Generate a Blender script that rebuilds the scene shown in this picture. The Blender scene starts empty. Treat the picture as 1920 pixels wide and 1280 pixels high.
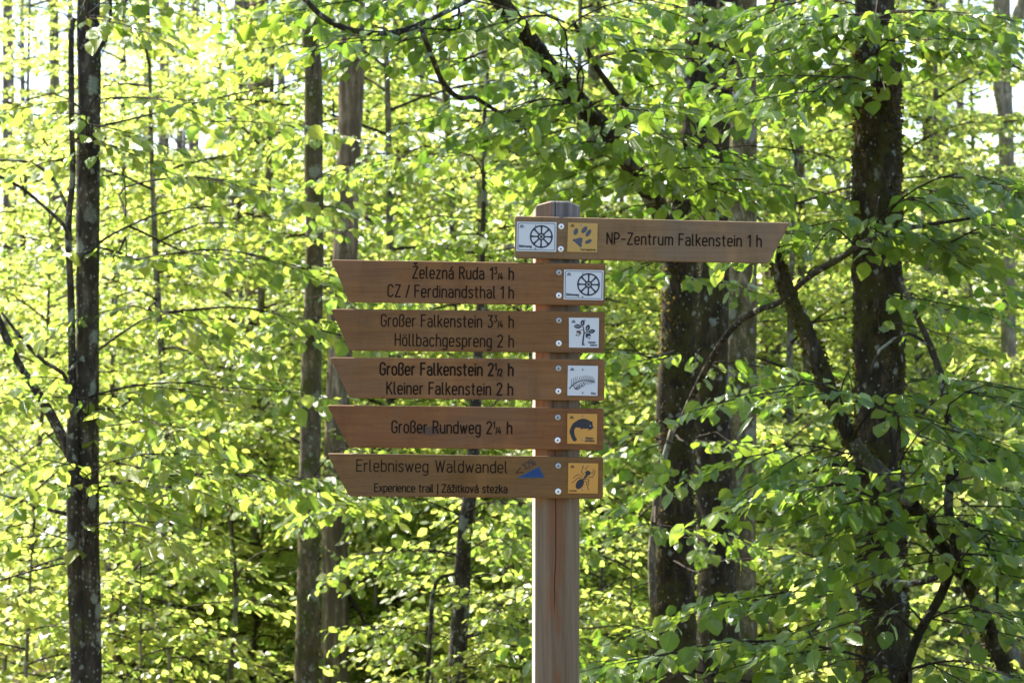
import bpy, bmesh, math, random
import numpy as np
from mathutils import Vector, noise as mnoise

# ------------------------------------------------------------------ camera, sky, sun, exposure
scene = bpy.context.scene
COL = scene.collection
CZ = 1.75                       # eye height
FPX = 1920 * 85.0 / 36.0        # focal length in photo pixels
cam_d = bpy.data.cameras.new("camera")
cam = bpy.data.objects.new("camera", cam_d)
COL.objects.link(cam)
cam.location = (0, 0, CZ)
cam.rotation_euler = (math.radians(90), 0, 0)
cam_d.sensor_width = 36.0
cam_d.lens = 85.0
cam_d.clip_start = 0.1
cam_d.clip_end = 3000
cam_d.dof.use_dof = True
cam_d.dof.focus_distance = 6.6
cam_d.dof.aperture_fstop = 9.5
scene.camera = cam

SUN_EL, SUN_AZ = 52.0, -47.0    # azimuth measured from the view axis, minus = left
world = bpy.data.worlds.new("World")
scene.world = world
world.use_nodes = True
wn = world.node_tree
bg = wn.nodes["Background"]
sky = wn.nodes.new("ShaderNodeTexSky")
sky.sky_type = 'NISHITA'
sky.sun_disc = False
sky.sun_elevation = math.radians(SUN_EL)
sky.sun_rotation = math.radians(SUN_AZ)
sky.altitude = 700
sky.dust_density = 2.0
wn.links.new(sky.outputs[0], bg.inputs[0])
bg.inputs[1].default_value = 0.10
sun_d = bpy.data.lights.new("sun", 'SUN')
sun = bpy.data.objects.new("sun", sun_d)
COL.objects.link(sun)
sun_d.energy = 5.0
sun_d.angle = math.radians(0.5)
sun_d.color = (1.0, 0.95, 0.86)
_e, _a = math.radians(SUN_EL), math.radians(SUN_AZ)
SUNV = Vector((math.sin(_a) * math.cos(_e), math.cos(_a) * math.cos(_e), math.sin(_e)))
sun.rotation_euler = SUNV.to_track_quat('Z', 'Y').to_euler()
vs = scene.view_settings
vs.view_transform = 'Standard'
vs.look = 'None'
vs.gamma = 1.0
vs.exposure = 2.2
cy = scene.cycles
cy.max_bounces = 9
cy.diffuse_bounces = 6
cy.glossy_bounces = 2
cy.transmission_bounces = 4
cy.sample_clamp_indirect = 6.0
cy.caustics_reflective = False
cy.caustics_refractive = False

RNG = np.random.default_rng(11)
R = random.Random(5)


def at(px, py, Y):
    return Vector(((px - 960.0) / FPX * Y, Y, CZ - (py - 640.0) / FPX * Y))


def ground_z(x, y):
    z = 0.0
    if y > 8:
        z = -0.1 * (min(y, 75.0) - 8)
    return z + 0.12 * mnoise.noise(Vector((x * .25, y * .25, 3.1)))


# ------------------------------------------------------------------ materials
def new_mat(name):
    m = bpy.data.materials.new(name)
    m.use_nodes = True
    nt = m.node_tree
    nt.nodes.clear()
    out = nt.nodes.new("ShaderNodeOutputMaterial")
    return m, nt, out


class N:
    """small node helper"""
    def __init__(self, nt):
        self.nt = nt

    def n(self, kind, **kw):
        nd = self.nt.nodes.new(kind)
        for k, v in kw.items():
            setattr(nd, k, v)
        return nd

    def link(self, a, b):
        self.nt.links.new(a, b)

    def set(self, sock, v):
        if hasattr(v, "is_linked") or isinstance(v, bpy.types.NodeSocket):
            self.link(v, sock)
        else:
            sock.default_value = v

    def math(self, op, a, b=0.0, c=None, clamp=False):
        nd = self.n("ShaderNodeMath", operation=op, use_clamp=clamp)
        self.set(nd.inputs[0], a)
        self.set(nd.inputs[1], b)
        if c is not None:
            self.set(nd.inputs[2], c)
        return nd.outputs[0]

    def noise(self, vec, scale, detail=4, rough=0.55, dist=0.0):
        nd = self.n("ShaderNodeTexNoise")
        self.link(vec, nd.inputs["Vector"])
        nd.inputs["Scale"].default_value = scale
        nd.inputs["Detail"].default_value = detail
        nd.inputs["Roughness"].default_value = rough
        nd.inputs["Distortion"].default_value = dist
        return nd.outputs["Fac"]

    def mapping(self, vec, scale=(1, 1, 1), loc=(0, 0, 0)):
        nd = self.n("ShaderNodeMapping")
        self.link(vec, nd.inputs["Vector"])
        nd.inputs["Scale"].default_value = scale
        nd.inputs["Location"].default_value = loc
        return nd.outputs[0]

    def ramp(self, fac, stops):
        nd = self.n("ShaderNodeValToRGB")
        self.link(fac, nd.inputs[0])
        el = nd.color_ramp.elements
        while len(el) < len(stops):
            el.new(0.5)
        for e, (p, c) in zip(el, stops):
            e.position = p
            e.color = (c[0], c[1], c[2], 1) if len(c) == 3 else c
        return nd.outputs[0]

    def mix(self, fac, a, b):
        nd = self.n("ShaderNodeMix", data_type='RGBA')
        self.set(nd.inputs[0], fac)
        for s, v in ((nd.inputs[6], a), (nd.inputs[7], b)):
            if isinstance(v, (tuple, list)):
                s.default_value = (v[0], v[1], v[2], 1)
            else:
                self.link(v, s)
        return nd.outputs[2]

    def bump(self, h, strength=.3, dist=.01):
        nd = self.n("ShaderNodeBump")
        nd.inputs["Strength"].default_value = strength
        nd.inputs["Distance"].default_value = dist
        self.link(h, nd.inputs["Height"])
        return nd.outputs[0]

    def step(self, v, lo, hi):
        nd = self.n("ShaderNodeMapRange", interpolation_type='SMOOTHSTEP')
        self.link(v, nd.inputs[0])
        nd.inputs[1].default_value = lo
        nd.inputs[2].default_value = hi
        return nd.outputs[0]


def principled(k, out, col, rough=.7, normal=None, metallic=0.0, spec=.4):
    p = k.n("ShaderNodeBsdfPrincipled")
    if isinstance(col, (tuple, list)):
        p.inputs["Base Color"].default_value = (col[0], col[1], col[2], 1)
    else:
        k.link(col, p.inputs["Base Color"])
    k.set(p.inputs["Roughness"], rough)
    p.inputs["Metallic"].default_value = metallic
    p.inputs["Specular IOR Level"].default_value = spec
    if normal is not None:
        k.link(normal, p.inputs["Normal"])
    k.link(p.outputs[0], out.inputs[0])
    return p


def mat_plain(name, col, rough=.6, metallic=0.0, spec=.4, var=.12):
    m, nt, out = new_mat(name)
    k = N(nt)
    tc = k.n("ShaderNodeTexCoord").outputs["Object"]
    f = k.noise(tc, 60, 5)
    c = k.mix(k.math('MULTIPLY', f, var * 2), col, tuple(x * .55 for x in col))
    principled(k, out, c, rough, None, metallic, spec)
    return m


def mat_leaf(name, refl, trans, gloss=.09, rough=.32, fine=False, tfac=.5):
    m, nt, out = new_mat(name)
    k = N(nt)
    geo = k.n("ShaderNodeNewGeometry")
    rnd = geo.outputs["Random Per Island"]
    uv = k.n("ShaderNodeUVMap")
    sep = k.n("ShaderNodeSeparateXYZ")
    k.link(uv.outputs[0], sep.inputs[0])
    u, v = sep.outputs[0], sep.outputs[1]
    av = k.math('ABSOLUTE', k.math('SUBTRACT', v, .5))
    rib = k.step(av, .05, .0)
    rc = k.ramp(rnd, [(0.0, [x * .62 for x in refl]), (.5, refl), (1.0, [refl[0] * 1.6, refl[1] * 1.3, refl[2] * 1.1])])
    tc = k.ramp(rnd, [(0.0, [trans[0] * .62, trans[1] * .8, trans[2] * .8]), (.55, trans),
                      (1.0, [min(1, trans[0] * 1.35), min(1, trans[1] * 1.12), trans[2] * 1.5])])
    normal = None
    if fine:
        w = k.math('SINE', k.math('ADD', k.math('MULTIPLY', u, 75.0), k.math('MULTIPLY', av, -70.0)))
        h = k.math('ADD', k.math('MULTIPLY', w, .5), k.math('MULTIPLY', rib, -1.0))
        normal = k.bump(h, .8, .003)
        vein = k.math('MULTIPLY', k.step(w, .6, 1.0), .25)
        tc = k.mix(k.math('MAXIMUM', vein, k.math('MULTIPLY', rib, .45)), tc, (trans[0] * .75, trans[1] * .7, trans[2] * .6))
        rc = k.mix(k.math('MULTIPLY', rib, .5), rc, (.16, .22, .06))
    d = k.n("ShaderNodeBsdfDiffuse")
    t = k.n("ShaderNodeBsdfTranslucent")
    k.link(rc, d.inputs[0])
    k.link(tc, t.inputs[0])
    if normal:
        k.link(normal, d.inputs["Normal"])
        k.link(normal, t.inputs["Normal"])
    mx = k.n("ShaderNodeMixShader")
    mx.inputs[0].default_value = tfac
    k.link(d.outputs[0], mx.inputs[1])
    k.link(t.outputs[0], mx.inputs[2])
    g = k.n("ShaderNodeBsdfGlossy")
    g.inputs["Roughness"].default_value = rough
    g.inputs[0].default_value = (1, 1, 1, 1)
    if normal:
        k.link(normal, g.inputs["Normal"])
    fr = k.n("ShaderNodeFresnel")
    fr.inputs[0].default_value = 1.42
    mg = k.n("ShaderNodeMixShader")
    k.link(k.math('MINIMUM', k.math('MULTIPLY', fr.outputs[0], gloss / .06), .13), mg.inputs[0])
    k.link(mx.outputs[0], mg.inputs[1])
    k.link(g.outputs[0], mg.inputs[2])
    k.link(mg.outputs[0], out.inputs[0])
    return m


def mat_bark(name, c1, c2, moss=0.0, lichen=0.0, scale=1.0, vert=.35, bump=.5, mosscol=(.055, .06, .012)):
    m, nt, out = new_mat(name)
    k = N(nt)
    tc = k.n("ShaderNodeTexCoord").outputs["Object"]
    st = k.mapping(tc, (1, 1, vert))
    f1 = k.noise(st, 22 * scale, 8, .65, .4)
    f2 = k.noise(tc, 4 * scale, 4, .6)
    f3 = k.noise(st, 90 * scale, 4, .6)
    col = k.ramp(f1, [(.38, tuple(x * .6 for x in c1)), (.5, c1), (.64, tuple(x * 1.15 for x in c2))])
    col = k.mix(k.math('MULTIPLY', k.step(f2, .4, .7), .8), col, tuple(x * .6 for x in c1))
    col = k.mix(k.math('MULTIPLY', k.step(f3, .5, .72), .55), col, tuple(x * .45 for x in c1))
    if moss:
        fm = k.noise(tc, 7 * scale, 6, .7)
        col = k.mix(k.step(fm, .62 - .35 * moss, .75 - .25 * moss), col, mosscol)
    if lichen:
        for sc, th, seed in ((9, .26, 0.0), (24, .25, 4.2), (60, .25, 8.1)):
            vo = k.n("ShaderNodeTexVoronoi")
            mp = k.mapping(tc, (1, 1, .8), (seed, seed * 2, seed))
            ad = k.n("ShaderNodeVectorMath", operation='ADD')
            nz = k.n("ShaderNodeTexNoise")
            k.link(mp, nz.inputs["Vector"])
            nz.inputs["Scale"].default_value = sc * 2.2
            nz.inputs["Detail"].default_value = 7
            nz.inputs["Roughness"].default_value = .65
            scn = k.n("ShaderNodeVectorMath", operation='SCALE')
            k.link(nz.outputs["Color"], scn.inputs[0])
            scn.inputs["Scale"].default_value = .75 / sc
            k.link(mp, ad.inputs[0])
            k.link(scn.outputs[0], ad.inputs[1])
            k.link(ad.outputs[0], vo.inputs["Vector"])
            vo.inputs["Scale"].default_value = sc * scale
            sel = k.step(k.n("ShaderNodeSeparateColor").outputs[0], 0, 1)
            sc_n = k.n("ShaderNodeSeparateColor")
            k.link(vo.outputs["Color"], sc_n.inputs[0])
            pick = k.step(sc_n.outputs[0], 1.02 - .55 * lichen, 1.06 - .55 * lichen)
            spot = k.math('MULTIPLY', k.step(vo.outputs["Distance"], th + .1, th), pick)
            fl = k.noise(tc, 120, 3)
            col = k.mix(k.math('MULTIPLY', spot, .85), col, k.ramp(fl, [(.3, (.13, .15, .115)), (.7, (.27, .28, .22))]))
    hh = k.math('ADD', k.math('MULTIPLY', f1, 1.0), k.math('MULTIPLY', f3, .5))
    principled(k, out, col, .92, k.bump(hh, bump, .02), 0, .15)
    return m


def mat_wood(name, c1, c2, axis='X', sx=1.0, stains=(), grey=0.0, rough=.75):
    m, nt, out = new_mat(name)
    k = N(nt)
    tc = k.n("ShaderNodeTexCoord").outputs["Object"]
    s = (.05, 1, 1) if axis == 'X' else (1, 1, .035)
    st = k.mapping(tc, s)
    f1 = k.noise(st, 60 * sx, 6, .6, .6)
    f2 = k.noise(st, 260 * sx, 4, .6)
    f3 = k.noise(tc, 5, 4, .55)
    f4 = k.noise(k.mapping(tc, (1, 1, .25) if axis == 'X' else (.25, 1, 1)), 170, 3, .5)
    col = k.ramp(f1, [(.28, c1), (.72, c2)])
    col = k.mix(k.math('MULTIPLY', k.step(f2, .45, .75), .38), col, tuple(x * .45 for x in c1))
    col = k.mix(k.math('MULTIPLY', k.step(f4, .5, .8), .2), col, tuple(x * .5 for x in c1))
    g = sum(c1) / 3 * 1.25
    col = k.mix(k.math('MULTIPLY', k.step(f3, .35, .7), .25 + grey), col, (g, g * .93, g * .74))
    f5 = k.noise(k.mapping(tc, (1, 1, .3) if axis == 'X' else (.3, 1, 1)), 11, 5, .6)
    col = k.mix(k.math('MULTIPLY', k.step(f5, .5, .72), .42), col, tuple(x * .5 for x in c1))
    col = k.mix(k.math('MULTIPLY', k.step(f5, .46, .3), .22), col, tuple(min(1, x * 1.5) for x in c2))
    # dark resin specks and knots
    fk = k.noise(k.mapping(tc, (1, 1, 1.6)), 26, 2, .4)
    col = k.mix(k.math('MULTIPLY', k.step(fk, .74, .80), .6), col, tuple(x * .25 for x in c1))
    sep = k.n("ShaderNodeSeparateXYZ")
    k.link(tc, sep.inputs[0])
    for (x, z, rx, rz, colr, amt) in stains:
        dx = k.math('DIVIDE', k.math('SUBTRACT', sep.outputs[0], x), rx)
        dz = k.math('DIVIDE', k.math('SUBTRACT', sep.outputs[2], z), rz)
        dd = k.math('ADD', k.math('MULTIPLY', dx, dx), k.math('MULTIPLY', dz, dz))
        dd = k.math('ADD', dd, k.math('MULTIPLY', k.math('SUBTRACT', f1, .5), 1.6))
        col = k.mix(k.math('MULTIPLY', k.step(dd, 1.9, .1), amt), col, colr)
    h = k.math('ADD', k.math('MULTIPLY', f1, .6), k.math('MULTIPLY', f2, .5))
    principled(k, out, col, rough, k.bump(h, .35, .003), 0, .3)
    return m


M = {}
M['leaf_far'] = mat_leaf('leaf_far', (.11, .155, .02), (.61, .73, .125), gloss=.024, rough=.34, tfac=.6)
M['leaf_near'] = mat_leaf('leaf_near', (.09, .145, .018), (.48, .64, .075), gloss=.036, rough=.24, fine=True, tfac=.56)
M['leaf_deep'] = mat_leaf('leaf_deep', (.085, .15, .015), (.37, .575, .045), gloss=.05, rough=.21, fine=True, tfac=.5)  # deeper green of thicker leaves, with their shade put into the colour
M['twig'] = mat_bark('twig', (.035, .026, .018), (.08, .06, .042), moss=.0, scale=3)
M['bark_dark'] = mat_bark('bark_dark', (.045, .036, .027), (.10, .082, .06), moss=.25, lichen=.75, bump=.35)
M['bark_moss'] = mat_bark('bark_moss', (.032, .025, .015), (.085, .062, .038), moss=.5, lichen=.3, bump=.9, mosscol=(.045, .042, .010))
M['bark_brown'] = mat_bark('bark_brown', (0.101, 0.078, 0.049), (0.189, 0.149, 0.097), moss=.45, lichen=.35, bump=.4)
M['bark_rough'] = mat_bark('bark_rough', (0.155, 0.115, 0.068), (0.326, 0.251, 0.158), moss=.1, lichen=.1, vert=.12, bump=1.0)
M['bark_olive'] = mat_bark('bark_olive', (0.121, 0.098, 0.051), (0.293, 0.244, 0.133), moss=.45, lichen=.45, bump=.6)
M['bark_pale'] = mat_bark('bark_pale', (0.253, 0.218, 0.172), (0.414, 0.368, 0.299), moss=.08, lichen=.3, bump=.3)
M['bark_mid'] = mat_bark('bark_mid', (0.121, 0.101, 0.068), (0.257, 0.223, 0.162), moss=.35, lichen=.6, bump=.4)
M['bark_far'] = mat_bark('bark_far', (0.204, 0.17, 0.145), (0.374, 0.323, 0.281), moss=.05, lichen=.2, vert=.15, bump=.8)  # paler bark, the veil of distance is put into the colour

# ------------------------------------------------------------------ mesh helpers
def mesh_np(name, V, groups, mats, uv=None):
    """groups: list of (faces array NxK, material index, smooth)"""
    me = bpy.data.meshes.new(name)
    V = np.asarray(V, dtype=np.float32)
    me.vertices.add(len(V))
    me.vertices.foreach_set("co", V.ravel())
    idx = np.concatenate([np.asarray(g[0], dtype=np.int32).ravel() for g in groups])
    tot = np.concatenate([np.full(len(g[0]), np.asarray(g[0]).shape[1], dtype=np.int32) for g in groups])
    start = np.concatenate([[0], np.cumsum(tot)[:-1]]).astype(np.int32)
    me.loops.add(len(idx))
    me.loops.foreach_set("vertex_index", idx)
    me.polygons.add(len(tot))
    me.polygons.foreach_set("loop_start", start)
    me.polygons.foreach_set("loop_total", tot)
    me.polygons.foreach_set("material_index", np.concatenate([np.full(len(g[0]), g[1], dtype=np.int32) for g in groups]))
    me.polygons.foreach_set("use_smooth", np.concatenate([np.full(len(g[0]), g[2], dtype=bool) for g in groups]))
    if uv is not None:
        lay = me.uv_layers.new(name="UVMap")
        lay.data.foreach_set("uv", np.asarray(uv, dtype=np.float32)[idx].ravel())
    for m in mats:
        me.materials.append(m)
    me.update(calc_edges=True)
    return me


def link_obj(name, me, parent=None):
    o = bpy.data.objects.new(name, me)
    COL.objects.link(o)
    if parent is not None:
        o.parent = parent
    return o


def thing(name, label, cat, loc, group=None):
    o = bpy.data.objects.new(name, None)
    o.empty_display_size = .2
    COL.objects.link(o)
    o.location = loc
    o["label"] = label
    o["category"] = cat
    if group:
        o["group"] = group
    return o


def norm(a):
    return a / np.maximum(np.linalg.norm(a, axis=-1, keepdims=True), 1e-9)


def smooth_path(pts, rad, ds):
    """Catmull-Rom through pts (N,3) with radii, resampled about every ds"""
    P = np.asarray(pts, float)
    r = np.asarray(rad, float)
    Pe = np.vstack([2 * P[0] - P[1], P, 2 * P[-1] - P[-2]])
    oP, orr = [], []
    for i in range(len(P) - 1):
        p0, p1, p2, p3 = Pe[i:i + 4]
        n = max(2, int(np.linalg.norm(p2 - p1) / ds))
        t = np.linspace(0, 1, n, endpoint=False)[:, None]
        oP.append(.5 * ((2 * p1) + (-p0 + p2) * t + (2 * p0 - 5 * p1 + 4 * p2 - p3) * t ** 2 + (-p0 + 3 * p1 - 3 * p2 + p3) * t ** 3))
        orr.append(r[i] + (r[i + 1] - r[i]) * t[:, 0])
    oP.append(P[-1:])
    orr.append(r[-1:])
    return np.vstack(oP), np.concatenate(orr)


def tube(pts, rad, ds=.05, sides=14, amp=.04, fine=0.0, seed=0.0):
    """returns V, quads, tris : a closed organic limb"""
    P, r = smooth_path(pts, rad, ds)
    T = norm(np.gradient(P, axis=0))
    ref = np.array([0.13, 0.97, 0.05]) if abs(T[:, 1]).mean() < .7 else np.array([1., 0, 0])
    B = norm(np.cross(T, ref))
    C = np.cross(B, T)
    n = len(P)
    a = np.linspace(0, 2 * math.pi, sides, endpoint=False)
    V = np.empty((n, sides, 3))
    for i in range(n):
        for j in range(sides):
            d = B[i] * math.cos(a[j]) + C[i] * math.sin(a[j])
            q = P[i] + d * r[i]
            rr = r[i]
            if amp:
                rr *= 1 + amp * 2 * mnoise.noise(Vector((q[0] * 9 + seed, q[1] * 9, q[2] * 4))) \
                    + amp * 3 * mnoise.noise(Vector((d[0] * 1.3 + seed, d[1] * 1.3, q[2] * 1.1)))
            if fine:
                rr += fine * mnoise.noise(Vector((q[0] * 60, q[1] * 60, q[2] * 45 + seed)))
                rr += fine * 1.2 * mnoise.noise(Vector((q[0] * 22, q[1] * 22, q[2] * 16 + seed)))
            V[i, j] = P[i] + d * rr
    V = V.reshape(-1, 3)
    i0 = (np.arange(n - 1)[:, None] * sides + np.arange(sides)[None, :])
    i1 = (np.arange(n - 1)[:, None] * sides + (np.arange(sides) + 1)[None, :] % sides)
    quads = np.stack([i0, i1, i1 + sides, i0 + sides], -1).reshape(-1, 4)
    V = np.vstack([V, P[0], P[-1]])
    c0, c1 = n * sides, n * sides + 1
    s = np.arange(sides)
    tris = np.vstack([np.stack([np.full(sides, c0), (s + 1) % sides, s], -1),
                      np.stack([np.full(sides, c1), (n - 1) * sides + s, (n - 1) * sides + (s + 1) % sides], -1)])
    return V, quads, tris


def limb_obj(name, parts, mat, parent):
    """join several tubes (given in world coordinates) into one mesh under parent"""
    base = np.array(parent.location)
    Vs, Q, T, off = [], [], [], 0
    for V, q, t in parts:
        Vs.append(V - base)
        Q.append(q + off)
        T.append(t + off)
        off += len(V)
    me = mesh_np(name, np.vstack(Vs), [(np.vstack(Q), 0, True), (np.vstack(T), 0, True)], [mat])
    return link_obj(name, me, parent)


class Foliage:
    def __init__(self):
        self.b, self.d, self.n, self.l = [], [], [], []
        self.s0, self.s1, self.r = [], [], []

    def twig(self, P, r):
        P = np.asarray(P, float)
        self.s0.append(P[:-1])
        self.s1.append(P[1:])
        self.r.append(np.asarray(r, float)[:-1])

    def spray(self, P0, P1, width=.3, leaf=.07, sag=.16, r0=.004, step=.062, tilt=None, droop=(.1, .95)):
        g = RNG
        P0, P1 = np.asarray(P0, float), np.asarray(P1, float)
        L = np.linalg.norm(P1 - P0)
        a = (P1 - P0) / max(L, 1e-6)
        U = np.array([0, 0, 1.0]) + (a * np.array([1, 1, 0])) * .35 + g.normal(0, .14, 3)
        if tilt is not None:
            U = U + tilt
        U = U - a * U.dot(a)
        U = U / np.linalg.norm(U)
        b = np.cross(U, a)
        ph = g.uniform(0, 6)

        def axis(t):
            t = np.asarray(t)[:, None]
            w = .03 * L * np.sin(t * 7 + ph)
            return P0 + a * L * t + b * w + np.array([0, 0, -1.0]) * (sag * L * t ** 2)
        k = max(3, int(L / .12))
        tt = np.linspace(0, 1, k + 1)
        A = axis(tt)
        self.twig(A, r0 * (1 - .7 * tt))
        n = max(4, int(L / step))
        t = np.clip((np.arange(n) + .4) / n + g.normal(0, .012, n), 0.02, 1)
        side = np.where(np.arange(n) % 2 == 0, 1.0, -1.0) * (1 if g.random() > .5 else -1)
        P = axis(t)
        ang = np.radians(g.normal(50, 10, n))
        D = norm(a * np.cos(ang)[:, None] + b * (np.sin(ang) * side)[:, None] + U * g.normal(-.05, .14, n)[:, None])
        l = width * (1 - .72 * t) * g.uniform(.45, 1.15, n) * np.minimum(1, .35 + t * 3) + .03
        m = 9
        nl = np.clip((l / .043).astype(int), 1, m)
        j = np.arange(m)[None, :]
        mask = j < nl[:, None]
        s = (j + .7) / nl[:, None]
        drop = np.array([0, 0, -1.0])
        Q = P[:, None] + D[:, None] * (l[:, None] * s)[..., None] + drop * (.16 * l[:, None] * s ** 2)[..., None]
        self.s0.append(P)
        self.s1.append(P + D * l[:, None] * .9 + drop * (.14 * l)[:, None])
        self.r.append(np.full(n, r0 * .35))
        Cn = np.cross(U, D)
        la = np.radians(g.normal(52, 12, (n, m)))
        ls = np.where((j + np.arange(n)[:, None]) % 2 == 0, 1.0, -1.0)
        la = np.where(j == nl[:, None] - 1, la * .2, la)
        LD = D[:, None] * np.cos(la)[..., None] + Cn[:, None] * (np.sin(la) * ls)[..., None]
        LD[..., 2] -= g.uniform(droop[0], droop[1], (n, m))
        LD = norm(LD + g.normal(0, .13, LD.shape))
        NN = U + g.normal(0, .38, LD.shape)
        NN = norm(NN - LD * (NN * LD).sum(-1, keepdims=True))
        ln = leaf * g.uniform(.5, 1.24, (n, m)) * (1 - .12 * (1 - s))
        self.b.append(Q[mask])
        self.d.append(LD[mask])
        self.n.append(NN[mask])
        self.l.append(ln[mask])
        # terminal leaf
        self.b.append(A[-1:])
        self.d.append(norm((a + np.array([0, 0, -.4]))[None]))
        self.n.append(U[None])
        self.l.append(np.array([leaf]))

    def mesh(self, name, mat, fine=False, base=(0, 0, 0), twigmat=None):
        b = np.vstack(self.b) - np.asarray(base)
        d, nn, l = np.vstack(self.d), np.vstack(self.n), np.concatenate(self.l)
        w = np.cross(d, nn)
        g = RNG
        N_ = len(b)
        wid = l * g.uniform(.66, .86, N_)
        fold = g.uniform(.02, .28, N_)
        curl = g.uniform(-.05, .28, N_)

        def pt(t, s, h):
            return b + d * (t * l)[:, None] + w * (s * wid)[:, None] + nn * (h * wid + fold * abs(s) * wid - curl * t * t * l)[:, None]
        z = np.zeros(N_)
        o = np.ones(N_)
        if fine:
            rows = [(.16, .33), (.40, .50), (.66, .42), (.86, .20)]
            pts = [pt(-.0 * o, 0, z)]
            uvs = [(0, .5)]
            for t, hw in rows:
                for sgn in (-1, 0, 1):
                    pts.append(pt(t * o + (0 if sgn == 0 else g.normal(0, .018, N_)), sgn * hw, z if sgn == 0 else g.normal(0, .06, N_)))
                    uvs.append((t, .5 + sgn * hw))
            pts.append(pt(o, 0, z))
            uvs.append((1, .5))
            K = 14
            q = []
            for r_ in range(3):
                L0, M0, R0 = 1 + r_ * 3, 2 + r_ * 3, 3 + r_ * 3
                q += [(L0, M0, M0 + 3, L0 + 3), (M0, R0, R0 + 3, M0 + 3)]
            tr = [(0, 2, 1), (0, 3, 2), (10, 11, 13), (11, 12, 13)]
        else:
            pts = [pt(z, 0, z), pt(.33 * o, -.46, z), pt(.42 * o, 0, z), pt(.33 * o, .46, z), pt(.72 * o, -.36, z), pt(.72 * o, .36, z), pt(o, 0, z)]
            uvs = [(0, .5), (.33, .04), (.42, .5), (.33, .96), (.72, .14), (.72, .86), (1, .5)]
            K = 7
            q = [(1, 2, 6, 4), (2, 3, 5, 6)]
            tr = [(0, 2, 1), (0, 3, 2)]
        V = np.stack(pts, 1).reshape(-1, 3)
        uv = np.tile(np.array(uvs), (N_, 1))
        off = (np.arange(N_) * K)[:, None, None]
        quads = (np.array(q)[None] + off).reshape(-1, 4)
        tris = (np.array(tr)[None] + off).reshape(-1, 3)
        # twigs as three-sided prisms
        p0, p1, r = np.vstack(self.s0) - np.asarray(base), np.vstack(self.s1) - np.asarray(base), np.concatenate(self.r)
        ax = norm(p1 - p0)
        rf = np.where(np.abs(ax[:, 2:3]) < .9, np.array([[0, 0, 1.0]]), np.array([[1.0, 0, 0]]))
        e1 = norm(np.cross(ax, rf))
        e2 = np.cross(ax, e1)
        ring = []
        for pp, rr in ((p0, r), (p1, r * .8)):
            for kk in range(3):
                th = kk * 2 * math.pi / 3
                ring.append(pp + (e1 * math.cos(th) + e2 * math.sin(th)) * rr[:, None])
        TV = np.stack(ring, 1).reshape(-1, 3)
        to = (np.arange(len(p0)) * 6)[:, None, None] + len(V)
        tq = (np.array([(0, 1, 4, 3), (1, 2, 5, 4), (2, 0, 3, 5)])[None] + to).reshape(-1, 4)
        uv = np.vstack([uv, np.zeros((len(TV), 2))])
        return mesh_np(name, np.vstack([V, TV]),
                       [(quads, 0, True), (tris, 0, True), (tq, 1, True)], [mat, twigmat or M['twig']], uv)

    def build(self, name, mat, parent, fine=False):
        return link_obj(name, self.mesh(name, mat, fine, tuple(parent.location)), parent)


def px_path(pts, D, Dend=None):
    """pixel polyline (x, y, width) at depth D (to Dend) -> world points and radii"""
    P, r = [], []
    n = len(pts)
    for i, (x, y, w) in enumerate(pts):
        d = D if Dend is None else D + (Dend - D) * i / (n - 1)
        P.append(list(at(x, y, d)))
        r.append(w * .5 / FPX * d)
    return np.array(P), np.array(r)


def trunk_path(pts, D, top=9.0, flare=1.25):
    """a trunk seen at pixels, run down into the ground and up above the frame"""
    P, r = px_path(pts, D)
    if P[0][2] < P[-1][2]:
        P, r = P[::-1], r[::-1]
    # P goes from top to bottom
    gz = ground_z(P[-1][0], D)
    if P[-1][2] > gz:
        k = P[-1] + (P[-1] - P[-2]) / max(1e-6, P[-2][2] - P[-1][2]) * (P[-1][2] - gz - .1) * .4
        P = np.vstack([P, [[k[0], k[1], gz + .12], [k[0], k[1], gz - .25]]])
        r = np.concatenate([r, [r[-1] * 1.1, r[-1] * 1.1 * flare]])
    if top and P[0][2] < top:
        dirx = (P[0][0] - P[2][0]) / max(.2, P[0][2] - P[2][2])
        dirx = max(-.12, min(.12, dirx))
        h = top - P[0][2]
        P = np.vstack([[[P[0][0] + dirx * h, D, top], [P[0][0] + dirx * h * .5 + .06, D, P[0][2] + h * .5]], P])
        r = np.concatenate([[r[0] * .3, r[0] * .7], r])
    return P[::-1], r[::-1]


# ------------------------------------------------------------------ ground
def build_ground():
    ys = np.concatenate([np.linspace(-400, -20, 14), np.linspace(-15, 80, 80), np.linspace(95, 1500, 22)])
    xs = np.concatenate([np.linspace(-900, -60, 12), np.linspace(-50, 50, 70), np.linspace(60, 900, 12)])
    V = np.array([[x, y, ground_z(x, y)] for y in ys for x in xs])
    nx = len(xs)
    q = [(j * nx + i, j * nx + i + 1, (j + 1) * nx + i + 1, (j + 1) * nx + i) for j in range(len(ys) - 1) for i in range(nx - 1)]
    m, nt, out = new_mat('leaf_litter')
    k = N(nt)
    tc = k.n("ShaderNodeTexCoord").outputs["Object"]
    vo = k.n("ShaderNodeTexVoronoi")
    k.link(tc, vo.inputs["Vector"])
    vo.inputs["Scale"].default_value = 16
    f = k.noise(tc, 1.2, 6)
    c = k.mix(.55, k.ramp(vo.outputs["Distance"], [(0, (.20, .125, .07)), (.6, (.06, .04, .025))]),
              k.ramp(f, [(.35, (.10, .07, .04)), (.65, (.055, .07, .02))]))
    principled(k, out, c, .95, k.bump(vo.outputs["Distance"], .6, .03), 0, .1)
    o = link_obj('ground', mesh_np('ground', V, [(np.array(q), 0, True)], [m]))
    o["kind"] = "structure"


build_ground()

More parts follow.
